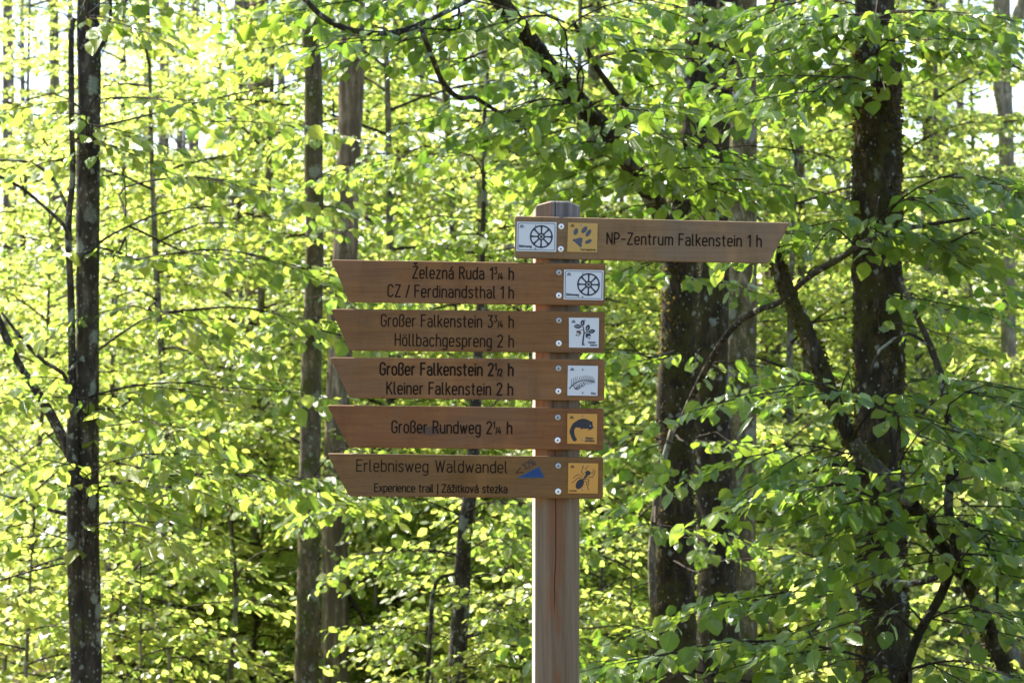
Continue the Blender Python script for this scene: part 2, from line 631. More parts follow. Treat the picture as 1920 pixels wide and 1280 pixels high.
# ------------------------------------------------------------------ signpost
YB = 6.5                                  # front plane of the boards
signpost = thing('signpost', 'brown wooden hiking signpost with six pointed direction boards on a weathered post', 'signpost',
                 (at(1043, 640, 6.586).x, 6.586, 0))
SB = Vector(signpost.location)


class Flat:
    """flat shapes in photo pixels, laid on a plane in front of a board"""
    def __init__(self):
        self.V, self.F, self.Mi, self.lay = [], [], [], 0

    def _add(self, pts, y):
        i = len(self.V)
        for (x, yy) in pts:
            p = at(x, yy, YB)
            self.V.append((p.x - SB.x, y - SB.y, p.z - SB.z))
        return list(range(i, i + len(pts)))

    def depth(self, y):
        self.lay += 1
        return y - .000015 * self.lay

    def poly(self, pts, y, mi=0):
        self.F.append(self._add(pts, self.depth(y)))
        self.Mi.append(mi)

    def ring(self, outer, inner, y, mi=0):
        y = self.depth(y)
        a, b = self._add(outer, y), self._add(inner, y)
        n = len(a)
        for i in range(n):
            self.F.append([a[i], a[(i + 1) % n], b[(i + 1) % n], b[i]])
            self.Mi.append(mi)

    def stroke(self, pts, w, y, mi=0, closed=False, w2=None):
        pts = [p for i, p in enumerate(pts) if i == 0 or math.hypot(p[0] - pts[i - 1][0], p[1] - pts[i - 1][1]) > 1e-4]
        if closed and math.hypot(pts[0][0] - pts[-1][0], pts[0][1] - pts[-1][1]) < 1e-3:
            pts = pts[:-1]
        n = len(pts)
        if n < 2:
            return
        if not closed and w2 is None:               # part the stroke at sharp corners
            for i in range(1, n - 1):
                ax, ay = pts[i][0] - pts[i - 1][0], pts[i][1] - pts[i - 1][1]
                bx, by = pts[i + 1][0] - pts[i][0], pts[i + 1][1] - pts[i][1]
                if ax * bx + ay * by < -.15 * math.hypot(ax, ay) * math.hypot(bx, by):
                    self.stroke(pts[:i + 1], w, y, mi)
                    self.stroke(pts[i:], w, y, mi)
                    return
        L_, R_ = [], []
        for i in range(n):
            p = pts[i]
            a = pts[i - 1] if (i > 0 or closed) else None
            b = pts[(i + 1) % n] if (i < n - 1 or closed) else None
            d1 = None if a is None else ((p[0] - a[0]), (p[1] - a[1]))
            d2 = None if b is None else ((b[0] - p[0]), (b[1] - p[1]))
            u = []
            for d in (d1, d2):
                if d is not None:
                    l = math.hypot(*d)
                    u.append((-d[1] / l, d[0] / l))
            if len(u) == 2:
                mx, my = u[0][0] + u[1][0], u[0][1] + u[1][1]
                l = math.hypot(mx, my)
                if l < .35:
                    mx, my, sc = u[1][0], u[1][1], 1.0
                else:
                    mx, my = mx / l, my / l
                    sc = min(1.7, 1 / max(.3, mx * u[0][0] + my * u[0][1]))
            else:
                mx, my = u[0]
                sc = 1.0
            ww = w if w2 is None else w + (w2 - w) * i / (n - 1)
            h = ww * .53 * sc
            ex = ey = 0
            if not closed and i in (0, n - 1):      # short square cap
                d = d2 if i == 0 else d1
                l = math.hypot(*d)
                sg = -1 if i == 0 else 1
                ex, ey = sg * d[0] / l * ww * .3, sg * d[1] / l * ww * .3
            L_.append((p[0] + mx * h + ex, p[1] + my * h + ey))
            R_.append((p[0] - mx * h + ex, p[1] - my * h + ey))
        y = self.depth(y)
        a, b = self._add(L_, y), self._add(R_, y)
        for i in range(n if closed else n - 1):
            j = (i + 1) % n
            self.F.append([a[i], a[j], b[j], b[i]])
            self.Mi.append(mi)

    def box(self, corners, y0, y1, mi=0):
        """corners TL TR BR BL in pixels; slab between y0 (front) and y1 (back)"""
        a, b = self._add(corners, y0), self._add(corners, y1)
        n = len(a)
        self.F.append(a)
        self.F.append(b[::-1])
        for i in range(n):
            self.F.append([a[i], b[i], b[(i + 1) % n], a[(i + 1) % n]])
        self.Mi += [mi] * (n + 2)

    def build(self, name, mats, parent, label=None):
        me = bpy.data.meshes.new(name)
        me.from_pydata(self.V, [], self.F)
        for m in mats:
            me.materials.append(m)
        me.polygons.foreach_set("material_index", self.Mi)
        me.update()
        o = link_obj(name, me, parent)
        if label:
            o["label"] = label
        return o


# ---- engraved lettering: a monoline condensed face drawn as strokes (cap height 10)
def arc(cx, cy, rx, ry, a0, a1, n=7):
    return [(cx + rx * math.cos(math.radians(a0 + (a1 - a0) * i / n)), cy + ry * math.sin(math.radians(a0 + (a1 - a0) * i / n))) for i in range(n + 1)]


def bowl(x0, y0, x1, y1, r=None):
    r = r or (x1 - x0) / 2
    c = arc(x1 - r, y1 - r, r, r, 0, 90) + arc(x0 + r, y1 - r, r, r, 90, 180) + arc(x0 + r, y0 + r, r, r, 180, 270) + arc(x1 - r, y0 + r, r, r, 270, 360)
    return c + [c[0]]


def arch(x0, x1, top=7.0):
    r = (x1 - x0) / 2
    return [(x0, top - r - 1.0)] + arc(x0 + r, top - r, r, r, 180, 0, 9) + [(x1, 0)]


G = {}
G['a'] = (4, [[(.3, 6.0)] + arc(1.9, 5.0, 2.1, 2, 130, 0) + [(4, 0)], [(4, 4.1), (1.7, 4.1)] + arc(1.7, 2.05, 1.7, 2.05, 90, 270) + [(2.6, 0), (4, 1.0)]])
G['b'] = (4, [[(0, 10), (0, 0)], bowl(0, 0, 4, 7)])
G['c'] = (3.8, [arc(2, 5, 1.9, 2, 25, 90, 4) + arc(2, 5, 2, 2, 90, 180) + arc(2, 2, 2, 2, 180, 270) + arc(2, 2, 1.9, 2, 270, 335, 4)])
G['d'] = (4, [[(4, 10), (4, 0)], bowl(0, 0, 4, 7)])
G['e'] = (4, [[(0, 3.5), (4, 3.5)] + arc(2, 5, 2, 2, 0, 180, 10) + arc(2, 2, 2, 2, 180, 325, 9)])
G['g'] = (4, [[(4, 7), (4, -.9)] + arc(2, -.9, 2, 2, 0, -140, 8), bowl(0, 0, 4, 7)])
G['h'] = (4, [[(0, 10), (0, 0)], arch(0, 4)])
G['i'] = (0, [[(0, 7), (0, 0)], [(0, 9.4), (0, 8.9)]])
G['k'] = (3.7, [[(0, 10), (0, 0)], [(3.5, 7), (0, 2.6)], [(1.3, 4.2), (3.8, 0)]])
G['l'] = (1.3, [[(0, 10), (0, 1.3)] + arc(1.3, 1.3, 1.3, 1.3, 180, 265, 5)])
G['m'] = (6.8, [[(0, 7), (0, 0)], arch(0, 3.4), arch(3.4, 6.8)])
G['n'] = (4, [[(0, 7), (0, 0)], arch(0, 4)])
G['o'] = (4, [bowl(0, 0, 4, 7)])
G['p'] = (4, [[(0, 7), (0, -2.8)], bowl(0, 0, 4, 7)])
G['r'] = (2.3, [[(0, 7), (0, 0)], [(0, 4.4)] + arc(2.1, 4.9, 2.1, 2.1, 180, 85, 6)])
G['s'] = (3.7, [[(3.6, 6.0), (3.1, 6.7), (2.2, 7), (1.2, 6.9), (.45, 6.3), (.25, 5.4), (.6, 4.5), (1.6, 3.85), (2.8, 3.2), (3.5, 2.5), (3.6, 1.5), (3.1, .5), (2.1, 0), (1.1, .1), (.1, .9)]])
G['t'] = (2.8, [[(1, 9.2), (1, 1.5)] + arc(2.5, 1.5, 1.5, 1.5, 180, 265, 5), [(-.2, 7), (2.6, 7)]])
G['u'] = (4, [[(0, 7), (0, 2)] + arc(2, 2, 2, 2, 180, 360, 9), [(4, 7), (4, 0)]])
G['v'] = (4, [[(0, 7), (2, 0), (4, 7)]])
G['w'] = (6, [[(0, 7), (1.55, 0), (3, 6.4), (4.45, 0), (6, 7)]])
G['x'] = (3.8, [[(0, 7), (3.8, 0)], [(3.8, 7), (0, 0)]])
G['z'] = (3.6, [[(.1, 7), (3.6, 7), (0, 0), (3.7, 0)]])
G['\u00df'] = (4, [[(0, 0), (0, 8)] + arc(2, 8, 2, 2, 180, 0, 9) + [(3.8, 6.6), (2.4, 5.5), (3.9, 3.9)] + arc(2.2, 2.2, 1.9, 2.2, 20, -95, 7) + [(1.4, 0)]])
G['\u00f6'] = (4, G['o'][1] + [[(.9, 9.2), (.9, 8.7)], [(3.1, 9.2), (3.1, 8.7)]])
G['\u00e4'] = (4, G['a'][1] + [[(.9, 9.2), (.9, 8.7)], [(3.1, 9.2), (3.1, 8.7)]])
G['\u00e1'] = (4, G['a'][1] + [[(1.7, 8.3), (3.0, 10)]])
G['\u017e'] = (3.6, G['z'][1] + [[(.6, 9.8), (1.8, 8.4), (3.0, 9.8)]])
G['f'] = (2.8, [[(1, 0), (1, 8.4)] + arc(2.5, 8.4, 1.5, 1.6, 180, 95, 5), [(-.2, 7), (2.6, 7)]])
G['A'] = (5, [[(0, 0), (2.5, 10), (5, 0)], [(.9, 3.2), (4.1, 3.2)]])
G['B'] = (4.4, [[(0, 5.2), (2.4, 5.2)] + arc(2.3, 2.6, 2.2, 2.6, 90, -90, 8) + [(0, 0), (0, 10), (2.2, 10)] + arc(2.1, 7.6, 2, 2.4, 90, -90, 8)])
G['S'] = (4.2, [[(4, 8.6), (3.2, 9.7), (2, 10), (.9, 9.6), (.3, 8.3), (.6, 6.7), (2, 5.4), (3.6, 4.2), (4.1, 2.5), (3.4, .7), (2, 0), (.8, .3), (0, 1.5)]])
G['T'] = (4.4, [[(0, 10), (4.4, 10)], [(2.2, 10), (2.2, 0)]])
G['N'] = (4.7, [[(0, 0), (0, 10), (4.7, 0), (4.7, 10)]])
G['P'] = (4.4, [[(0, 0), (0, 10), (2.2, 10)] + arc(2.0, 7.4, 2.4, 2.6, 90, -90, 9) + [(0, 4.8)]])
G['R'] = (4.5, [[(0, 0), (0, 10), (2.2, 10)] + arc(2.0, 7.5, 2.4, 2.5, 90, -90, 9) + [(0, 5.0)], [(2.2, 5), (4.5, 0)]])
G['Z'] = (4.6, [[(.1, 10), (4.6, 10), (0, 0), (4.7, 0)]])
G['\u017d'] = (4.6, G['Z'][1] + [[(1.0, 13.4), (2.4, 11.7), (3.8, 13.4)]])
G['F'] = (4.0, [[(0, 0), (0, 10), (4, 10)], [(0, 5.3), (3.5, 5.3)]])
G['E'] = (4.2, [[(4.2, 10), (0, 10), (0, 0), (4.2, 0)], [(0, 5.2), (3.7, 5.2)]])
G['C'] = (4.6, [arc(2.3, 7.7, 2.3, 2.3, 10, 180, 10) + arc(2.3, 2.3, 2.3, 2.3, 180, 350, 10)])
G['G'] = (4.6, [arc(2.3, 7.7, 2.3, 2.3, 12, 180, 10) + arc(2.3, 2.3, 2.3, 2.3, 180, 360, 10) + [(4.6, 4.7), (2.6, 4.7)]])
G['H'] = (4.7, [[(0, 0), (0, 10)], [(4.7, 0), (4.7, 10)], [(0, 5.2), (4.7, 5.2)]])
G['K'] = (4.6, [[(0, 0), (0, 10)], [(4.4, 10), (0, 4)], [(1.5, 6), (4.7, 0)]])
G['W'] = (7.2, [[(0, 10), (1.8, 0), (3.6, 9.4), (5.4, 0), (7.2, 10)]])
G['1'] = (2.2, [[(0, 8.0), (2.1, 10), (2.1, 0)]])
G['2'] = (4.3, [arc(2.15, 7.8, 2.1, 2.2, 170, -10, 10) + [(3.7, 6), (0, 0), (4.4, 0)]])
G['3'] = (4.2, [[(.2, 10), (3.9, 10), (2.0, 6.2)] + arc(2.0, 3.1, 2.1, 3.1, 85, -150, 12)])
G['4'] = (4.6, [[(2.6, 10), (0, 2.6), (4.7, 2.6)], [(3.4, 5.2), (3.4, 0)]])
G['0'] = (4.2, [bowl(0, 0, 4.2, 10)])
G['%'] = (6.5, [bowl(0, 5.6, 2.4, 10), bowl(4.1, 0, 6.5, 4.4), [(5.4, 10), (1.2, 0)]])
G['/'] = (3, [[(0, -.4), (3, 10.2)]])
G['|'] = (0, [[(0, -3), (0, 10.5)]])
G['-'] = (3.4, [[(.2, 4.4), (3.2, 4.4)]])
G['<'] = (3.2, [[(3.0, 6.2), (.1, 0.2), (4.2, 0.2)]])


def sub(ch, s, dx, dy):
    return [[(x * s + dx, y * s + dy) for x, y in st] for st in G[ch][1]]


def frac(a, b):
    wa = G[a][0] * .55
    wb = G[b][0] * .55
    st = sub(a, .55, -.4, 4.6) + [[(wa + .9, -.2), (wa + 1.9, 5.4)]] + sub(b, .55, wa + 2.8, -.1)
    return (wa + 2.8 + wb, st)


G['\u00be'] = frac('3', '4')
G['\u00bd'] = frac('1', '2')
G['\u00bc'] = frac('1', '4')



def lettering(fl, text, x0, y0, x1, y1, cap, w, yplane, gap=2.25, space=4.0, mi=0, angle_from_line=True):
    """fit text between two baseline points (pixels), cap height in pixels"""
    adv, xs = 0.0, []
    for ch in text:
        if ch == ' ':
            adv += space
            continue
        xs.append((ch, adv))
        adv += G[ch][0] + gap
    total = adv - gap
    L = math.hypot(x1 - x0, y1 - y0)
    ux, uy = (x1 - x0) / L, (y1 - y0) / L
    sx, sy = L / total, cap / 10.0
    w0 = w
    for ch, a in xs:
        w = w0 * (.72 if ch in '\u00be\u00bd\u00bc' else 1)
        for st in G[ch][1]:
            pts = []
            for (gx, gy) in st:
                u, v = (a + gx) * sx, gy * sy
                pts.append((x0 + ux * u + uy * v, y0 + uy * u - ux * v))
            cl = len(pts) > 3 and math.hypot(pts[0][0] - pts[-1][0], pts[0][1] - pts[-1][1]) < .01
            fl.stroke(pts, w, yplane, mi, closed=cl)


M['engraved'] = mat_plain('engraved', (.019, .012, .008), .9, spec=.1, var=.3)
M['plate_white'] = mat_plain('plate_white', (0.508, 0.541, 0.558), .38, spec=.5, var=.06)
M['plate_orange'] = mat_plain('plate_orange', (0.492, 0.238, 0.029), .4, spec=.5, var=.06)
M['plate_ochre'] = mat_plain('plate_ochre', (0.426, 0.254, 0.049), .4, spec=.5, var=.08)
M['ink'] = mat_plain('ink', (.012, .014, .022), .5)
M['ink_blue'] = mat_plain('ink_blue', (.03, .065, .10), .5)
M['ink_navy'] = mat_plain('ink_navy', (.012, .016, .035), .5)
M['ink_grey'] = mat_plain('ink_grey', (.05, .06, .085), .5)
M['ink_brown'] = mat_plain('ink_brown', (.10, .065, .045), .5)
M['ink_rust'] = mat_plain('ink_rust', (.09, .035, .008), .5)
M['sticker_blue'] = mat_plain('sticker_blue', (.004, .04, .14), .5, spec=.3)
M['steel'] = mat_plain('steel', (.80, .80, .78), .4, metallic=.15, spec=.5, var=.1)
M['steel_dark'] = mat_plain('steel_dark', (.36, .39, .39), .45, metallic=.3, spec=.5, var=.2)  # darker grey steel, used on upper screws
M['recess'] = mat_plain('recess', (.03, .045, .055), .6)
M['pin'] = mat_plain('pin', (.40, .41, .38), .5, metallic=.3)
M['board_grey'] = mat_wood('board_grey', (0.160, 0.089, 0.036), (0.230, 0.139, 0.062), grey=.22)
M['board_a'] = mat_wood('board_a', (0.156, 0.067, 0.019), (0.226, 0.106, 0.034))
M['board_b'] = mat_wood('board_b', (0.136, 0.059, 0.015), (0.197, 0.096, 0.030))
_s = at(803, 806, YB)
M['board_stained'] = mat_wood('board_stained', (0.147, 0.057, 0.015), (0.210, 0.089, 0.026),
                              stains=((_s.x - SB.x, _s.z - SB.z, .034, .013, (.05, .042, .034), .7),))
M['board_c'] = mat_wood('board_c', (0.131, 0.061, 0.014), (0.185, 0.093, 0.024))


def post_material():
    m, nt, out = new_mat('post_wood')
    k = N(nt)
    tc = k.n("ShaderNodeTexCoord").outputs["Object"]
    st = k.mapping(tc, (1, 1, .03))
    f1 = k.noise(st, 60, 6, .62, .5)
    f2 = k.noise(st, 300, 4, .6)
    f3 = k.noise(k.mapping(tc, (1, 1, .16), (0, 0, 2.1)), 34, 4, .55, .5)
    sep = k.n("ShaderNodeSeparateXYZ")
    k.link(tc, sep.inputs[0])
    x, z = sep.outputs[0], sep.outputs[2]
    col = k.ramp(f1, [(.3, (.104, .072, .042)), (.7, (.20, .150, .096))])
    # red heartwood streaks in the middle of the front face
    mid = k.step(k.math('ABSOLUTE', k.math('ADD', x, .004)), .030, .014)
    col = k.mix(k.math('MULTIPLY', k.step(f3, .36, .54), mid), col, (.165, .078, .036))
    # weathered grey towards the top
    top = k.step(z, 1.78, 2.02)
    col = k.mix(k.math('MULTIPLY', k.math('MULTIPLY', k.step(x, -.025, -.005), top), .8), col,
                k.ramp(f1, [(.35, (.075, .075, .08)), (.65, (.20, .195, .19))]))
    # orange bounce glow off the sunlit board backs, painted on the left chamfer
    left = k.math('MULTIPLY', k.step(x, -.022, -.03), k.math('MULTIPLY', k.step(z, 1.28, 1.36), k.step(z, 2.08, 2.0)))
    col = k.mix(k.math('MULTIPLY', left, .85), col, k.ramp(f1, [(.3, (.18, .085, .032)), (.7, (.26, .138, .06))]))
    col = k.mix(k.math('MULTIPLY', k.step(f2, .5, .75), .4), col, (.05, .035, .025))
    wob = k.math('MULTIPLY', k.math('SUBTRACT', k.noise(k.mapping(tc, (0, 0, 1)), 2.2, 5), .5), .045)
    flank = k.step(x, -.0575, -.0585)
    col = k.mix(flank, col, k.ramp(f1, [(.3, (.36, .30, .23)), (.7, (.48, .42, .34))]))  # sunlit strip painted as a pale tone on the left side face
    crack = k.step(k.math('ABSOLUTE', k.math('ADD', k.math('ADD', x, .004), wob)), .0022, .0008)
    crack = k.math('MULTIPLY', crack, k.step(k.noise(k.mapping(tc, (0, 0, 1), (3, 0, 0)), 2.6, 2), .4, .52))
    col = k.mix(k.math('MULTIPLY', crack, .85), col, (.012, .009, .007))
    h = k.math('SUBTRACT', k.math('ADD', k.math('MULTIPLY', f1, .6), k.math('MULTIPLY', f2, .5)), crack)
    principled(k, out, col, .8, k.bump(h, .45, .004), 0, .25)
    return m


def build_post():
    bm = bmesh.new()
    r = .0608 / math.cos(math.pi / 8) * 1.0
    zt = CZ + (640 - 377) / FPX * 6.53
    yaw = math.radians(22.5 + 8.5)
    rings = []
    zs = [-.4, 0, .4, .8, 1.2, 1.6]
    lean = .0022
    for z in zs + ['a', 'b']:
        ring = []
        for i in range(8):
            a = yaw + i * math.pi / 4
            q = r * (1 if z != 'b' else .93)
            x, y = q * math.cos(a), q * math.sin(a)
            if z == 'a':
                zz = zt - .30 * (y + .06) * .9 + .03 * x - .004
            elif z == 'b':
                zz = zt - .30 * (y + .06) * .9 + .03 * x + .001
            else:
                zz = z
            ring.append(bm.verts.new((x + lean * (zz - 1.75), y, zz)))
        rings.append(ring)
    for a, b in zip(rings[:-1], rings[1:]):
        for i in range(8):
            bm.faces.new((a[i], a[(i + 1) % 8], b[(i + 1) % 8], b[i]))
    bm.faces.new(rings[-1])
    bm.faces.new(rings[0][::-1])
    es = [e for e in bm.edges if abs(e.verts[0].co.z - e.verts[1].co.z) > .1]
    bmesh.ops.bevel(bm, geom=es, offset=.0025, segments=2, profile=.5, affect='EDGES')
    me = bpy.data.meshes.new('post')
    bm.to_mesh(me)
    bm.free()
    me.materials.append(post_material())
    return link_obj('post', me, signpost)


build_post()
TH = .026


def build_board(corners, mat, label, th=TH):
    """corners TL TR BR BL of the front face in pixels"""
    bm = bmesh.new()
    f = [at(x, y, YB) - SB for x, y in corners]
    va = [bm.verts.new((p.x, YB - SB.y, p.z)) for p in f]
    vb = [bm.verts.new((p.x, YB + th - SB.y, p.z)) for p in f]
    bm.faces.new(va)
    bm.faces.new(vb[::-1])
    for i in range(4):
        bm.faces.new((va[i], vb[i], vb[(i + 1) % 4], va[(i + 1) % 4]))
    bmesh.ops.recalc_face_normals(bm, faces=bm.faces)
    bmesh.ops.bevel(bm, geom=[e for e in bm.edges if abs(e.verts[0].co.y - e.verts[1].co.y) > .01],
                    offset=.006, segments=4, profile=.5, affect='EDGES')
    bmesh.ops.bevel(bm, geom=[e for e in bm.edges if abs(e.verts[0].co.y - e.verts[1].co.y) < .001],
                    offset=.0028, segments=3, profile=.5, affect='EDGES')
    me = bpy.data.meshes.new('sign_board')
    bm.to_mesh(me)
    bm.free()
    me.materials.append(mat)
    for p in me.polygons:
        p.use_smooth = False
    o = link_obj('sign_board', me, signpost)
    o["label"] = label
    return o


def build_screw(px, py, mat, parent, rad=5.6):
    prof = [(1.0, 0.0), (1.0, -.0012), (.86, -.0028), (.38, -.0032), (.30, -.0032), (.24, -.0008), (0, -.0008)]
    c = at(px, py, YB) - SB
    r = rad / FPX * YB
    V, F, Mi = [], [], []
    n = 20
    for k_, (q, dy) in enumerate(prof):
        for i in range(n):
            a = 2 * math.pi * i / n
            qq = q * (1 + (.16 * math.cos(6 * a) if .1 < q < .4 else 0))
            V.append((c.x + r * qq * math.cos(a), YB - SB.y + dy, c.z + r * qq * math.sin(a)))
    for k_ in range(len(prof) - 1):
        for i in range(n):
            F.append((k_ * n + i, k_ * n + (i + 1) % n, (k_ + 1) * n + (i + 1) % n, (k_ + 1) * n + i))
            Mi.append(1 if k_ >= 4 else 0)
    me = bpy.data.meshes.new('screw')
    me.from_pydata(V, [], F)
    me.materials.append(mat)
    me.materials.append(M['recess'])
    me.polygons.foreach_set("material_index", Mi)
    me.polygons.foreach_set("use_smooth", [True] * len(F))
    me.update()
    return link_obj('screw', me, parent)


YP0, YP1 = YB - .0024, YB + .001          # emblem plate slab (seated into the board)
YG = YP0 - .0003                          # graphics on the plate
YT = YB - .0004                           # engraved lettering filled dark


def circ(cx, cy, r, n=28, ry=None):
    ry = ry or r
    return [(cx + r * math.cos(2 * math.pi * i / n), cy + ry * math.sin(2 * math.pi * i / n)) for i in range(n)]


def ell(cx, cy, a, b, deg, n=22, sharp=0.0):
    o = []
    t = math.radians(deg)
    for i in range(n):
        p = 2 * math.pi * i / n
        u, v = a * math.cos(p), b * math.sin(p) * (1 - sharp * abs(math.cos(p)) ** 3)
        o.append((cx + u * math.cos(t) - v * math.sin(t), cy + u * math.sin(t) + v * math.cos(t)))
    return o


def park_mark(fl, cx, cy, s, mi):
    """tiny twin-peak emblem in a plate corner"""
    for dx in (-.42, .42):
        fl.stroke([(cx + (dx - .5) * s, cy + .55 * s), (cx + dx * s, cy - .6 * s), (cx + (dx + .5) * s, cy + .55 * s)], .34 * s, YG, mi)
    fl.stroke([(cx - 1.1 * s, cy + .75 * s), (cx + 1.1 * s, cy + .75 * s)], .3 * s, YG, mi)


def pin(fl, cx, cy, mi_l, mi_d):
    fl.poly(circ(cx - .3, cy, 1.9, 10), YG, mi_d)
    fl.poly(circ(cx + .25, cy - .25, 1.35, 10), YG, mi_l)


def crop(ox, oy, s):
    return lambda pts: [(ox + x / s, oy + y / s) for x, y in pts]


def rrect(c, inset, rad, n=4):
    """rounded rectangle inside four corners TL TR BR BL"""
    (ax, ay), (bx, by), (cx, cy_), (dx, dy) = c
    W = math.hypot(bx - ax, by - ay)
    H = math.hypot(dx - ax, dy - ay)

    def uv(u, v):
        u, v = u / W, v / H
        x = (ax * (1 - u) + bx * u) * (1 - v) + (dx * (1 - u) + cx * u) * v
        y = (ay * (1 - u) + by * u) * (1 - v) + (dy * (1 - u) + cy_ * u) * v
        return (x, y)
    i = inset
    out = []
    for (u, v, a0) in ((W - i - rad, i + rad, -90), (W - i - rad, H - i - rad, 0), (i + rad, H - i - rad, 90), (i + rad, i + rad, 180)):
        for k_ in range(n + 1):
            a = math.radians(a0 + 90 * k_ / n)
            out.append(uv(u + rad * math.cos(a), v + rad * math.sin(a)))
    return out


def wheel_plate(corners, parent, hub, rad):
    fl = Flat()
    fl.box(corners, YP0, YP1, 0)
    fl.ring(rrect(corners, 2.2, 3.0), rrect(corners, 3.3, 2.4), YG, 2)
    cx, cy_ = hub
    fl.ring(circ(cx, cy_, rad, 44), circ(cx, cy_, rad - 2.9, 44), YG, 1)
    for i in range(8):
        a = math.pi / 4 * i + .03
        ca, sa = math.cos(a), math.sin(a)
        r0, r1 = 3.5, rad - 1.2
        wds = [(0.0, 4.2), (.25, 3.0), (.5, 2.7), (.75, 3.3), (.88, 4.4), (1.0, 6.6)]
        L_ = [(cx + ca * (r0 + (r1 - r0) * t) - sa * w / 2, cy_ + sa * (r0 + (r1 - r0) * t) + ca * w / 2) for t, w in wds]
        R_ = [(cx + ca * (r0 + (r1 - r0) * t) + sa * w / 2, cy_ + sa * (r0 + (r1 - r0) * t) - ca * w / 2) for t, w in wds]
        fl.poly(L_ + R_[::-1], YG, 1)
    fl.poly(circ(cx, cy_, 7.0), YG, 1)
    fl.ring(circ(cx, cy_, 4.0), circ(cx, cy_, 2.6), YG, 3)
    x0, y0 = corners[0]
    x3, y3 = corners[3]
    park_mark(fl, x0 + 9.2, y0 + 8.2, 3.3, 4)
    lettering(fl, 'B\u00f6hmweg', x3 + 5.5, y3 - 7.2, x3 + 28.5, y3 - 6.6, 4.4, .95, YG, mi=1)
    mxt = (corners[0][0] + corners[1][0]) / 2 - 1
    pin(fl, mxt, corners[0][1] + 8, 3, 4)
    pin(fl, mxt - 1, corners[3][1] - 5, 3, 4)
    return fl.build('emblem_plate', [M['plate_white'], M['ink_navy'], M['ink_blue'], M['pin'], M['ink_grey']], parent,
                    'white plate with a dark spoked wagon wheel')


BOARDS = []
# --- board 1 : points right
b = build_board([(965.5, 405), (1481.5, 417.6), (1441.5, 494), (965, 484)], M['board_grey'],
                'greyish board pointing right reading NP-Zentrum Falkenstein')
fl = Flat()
lettering(fl, 'NP-Zentrum Falkenstein 1 h', 1138, 457.4, 1427, 462.6, 21.0, 2.5, YT, gap=2.3)
fl.build('lettering', [M['engraved']], b)
wheel_plate([(969.2, 415.6), (1043.5, 417.0), (1042.8, 472.2), (968.0, 470.8)], b, (1014.9, 443.8), 21.6)
fl = Flat()
PC = [(1065.2, 417.2), (1120.6, 418.8), (1119.4, 473.2), (1063.4, 472.0)]
fl.box(PC, YP0, YP1, 0)
cc = crop(1060, 412, 19.4)
for e in (ell(380, 435, 130, 78, -72), ell(690, 370, 145, 82, -52), ell(838, 485, 152, 72, -55), ell(838, 795, 132, 68, -26)):
    fl.poly(cc(e), YG, 1)
fl.poly(cc([(262, 740), (290, 705), (400, 690), (470, 668), (560, 645), (615, 670), (630, 730), (610, 800), (590, 860), (600, 930), (585, 985), (545, 1000), (505, 970), (460, 920), (390, 860), (330, 800), (275, 780)]), YG, 1)
park_mark(fl, 1073.5, 422.6, 3.2, 2)
lettering(fl, 'Tierfreigel\u00e4nde', 1088.5, 469.6, 1116.5, 470.4, 3.6, .7, YG, mi=2)
pin(fl, 1091.5, 423, 3, 2)
pin(fl, 1090.5, 465.5, 3, 2)
fl.build('emblem_plate', [M['plate_ochre'], M['ink_grey'], M['ink_rust'], M['pin']], b, 'ochre plate with a dark animal paw print')
build_screw(1052.3, 424.8, M['steel'], b)
build_screw(1051.6, 467.0, M['steel'], b)

# --- board 2
b = build_board([(620.5, 486.8), (1135, 494.6), (1134, 573.2), (655, 566.4)], M['board_a'],
                'uppermost left-pointing board reading Železná Ruda and Ferdinandsthal')
fl = Flat()
lettering(fl, '\u017delezn\u00e1 Ruda 1\u00be h', 774, 521.4, 962.3, 524.2, 21.8, 2.6, YT)
fl.build('lettering', [M['engraved']], b)
fl = Flat()
lettering(fl, 'CZ / Ferdinandsthal 1 h', 727.5, 555.8, 962.3, 559.2, 21.8, 2.5, YT, space=3.2)
fl.build('lettering', [M['engraved']], b)
wheel_plate([(1057.6, 505.4), (1132.0, 506.8), (1130.8, 562.8), (1056.6, 561.4)], b, (1103.4, 533.4), 21.4)
build_screw(1048.2, 511.0, M['steel_dark'], b)
build_screw(1047.8, 554.0, M['steel'], b)

# --- board 3
b = build_board([(620, 579), (1134.6, 584.2), (1133.6, 661.8), (655.5, 657.2)], M['board_b'],
                'left-pointing board reading Großer Falkenstein and Höllbachgespreng')
fl = Flat()
lettering(fl, 'Gro\u00dfer Falkenstein 3\u00be h', 715, 611.4, 962.3, 614.0, 22.0, 2.4, YT)
fl.build('lettering', [M['engraved']], b)
fl = Flat()
lettering(fl, 'H\u00f6llbachgespreng 2 h', 741, 647.6, 962.3, 650.4, 22.0, 2.4, YT)
fl.build('lettering', [M['engraved']], b)
fl = Flat()
fl.box([(1066.6, 595.4), (1123.2, 596), (1122.4, 651.8), (1066.8, 651.4)], YP0, YP1, 0)
cc = crop(1060, 590, 19.69)
fl.poly(cc(ell(635, 305, 120, 80, 92, sharp=.75)), YG, 1)
fl.poly(cc(ell(460, 430, 155, 85, 3, sharp=.8)), YG, 2)
fl.poly(cc(ell(825, 485, 135, 80, -70, sharp=.75)), YG, 1)
fl.poly(cc(ell(975, 612, 135, 78, -14, sharp=.75)), YG, 1)
for e in (ell(628, 310, 60, 12, 95), ell(450, 425, 90, 9, 0), ell(812, 505, 70, 14, -65), ell(960, 615, 70, 10, -14)):
    fl.poly(cc(e), YG, 4)
fl.stroke(cc([(640, 400), (665, 480), (685, 580), (690, 690), (670, 800), (655, 930), (640, 1110)]), 1.5, YG, 1, w2=3.0)
fl.stroke(cc([(690, 700), (740, 660), (800, 630), (860, 620)]), 1.6, YG, 1)
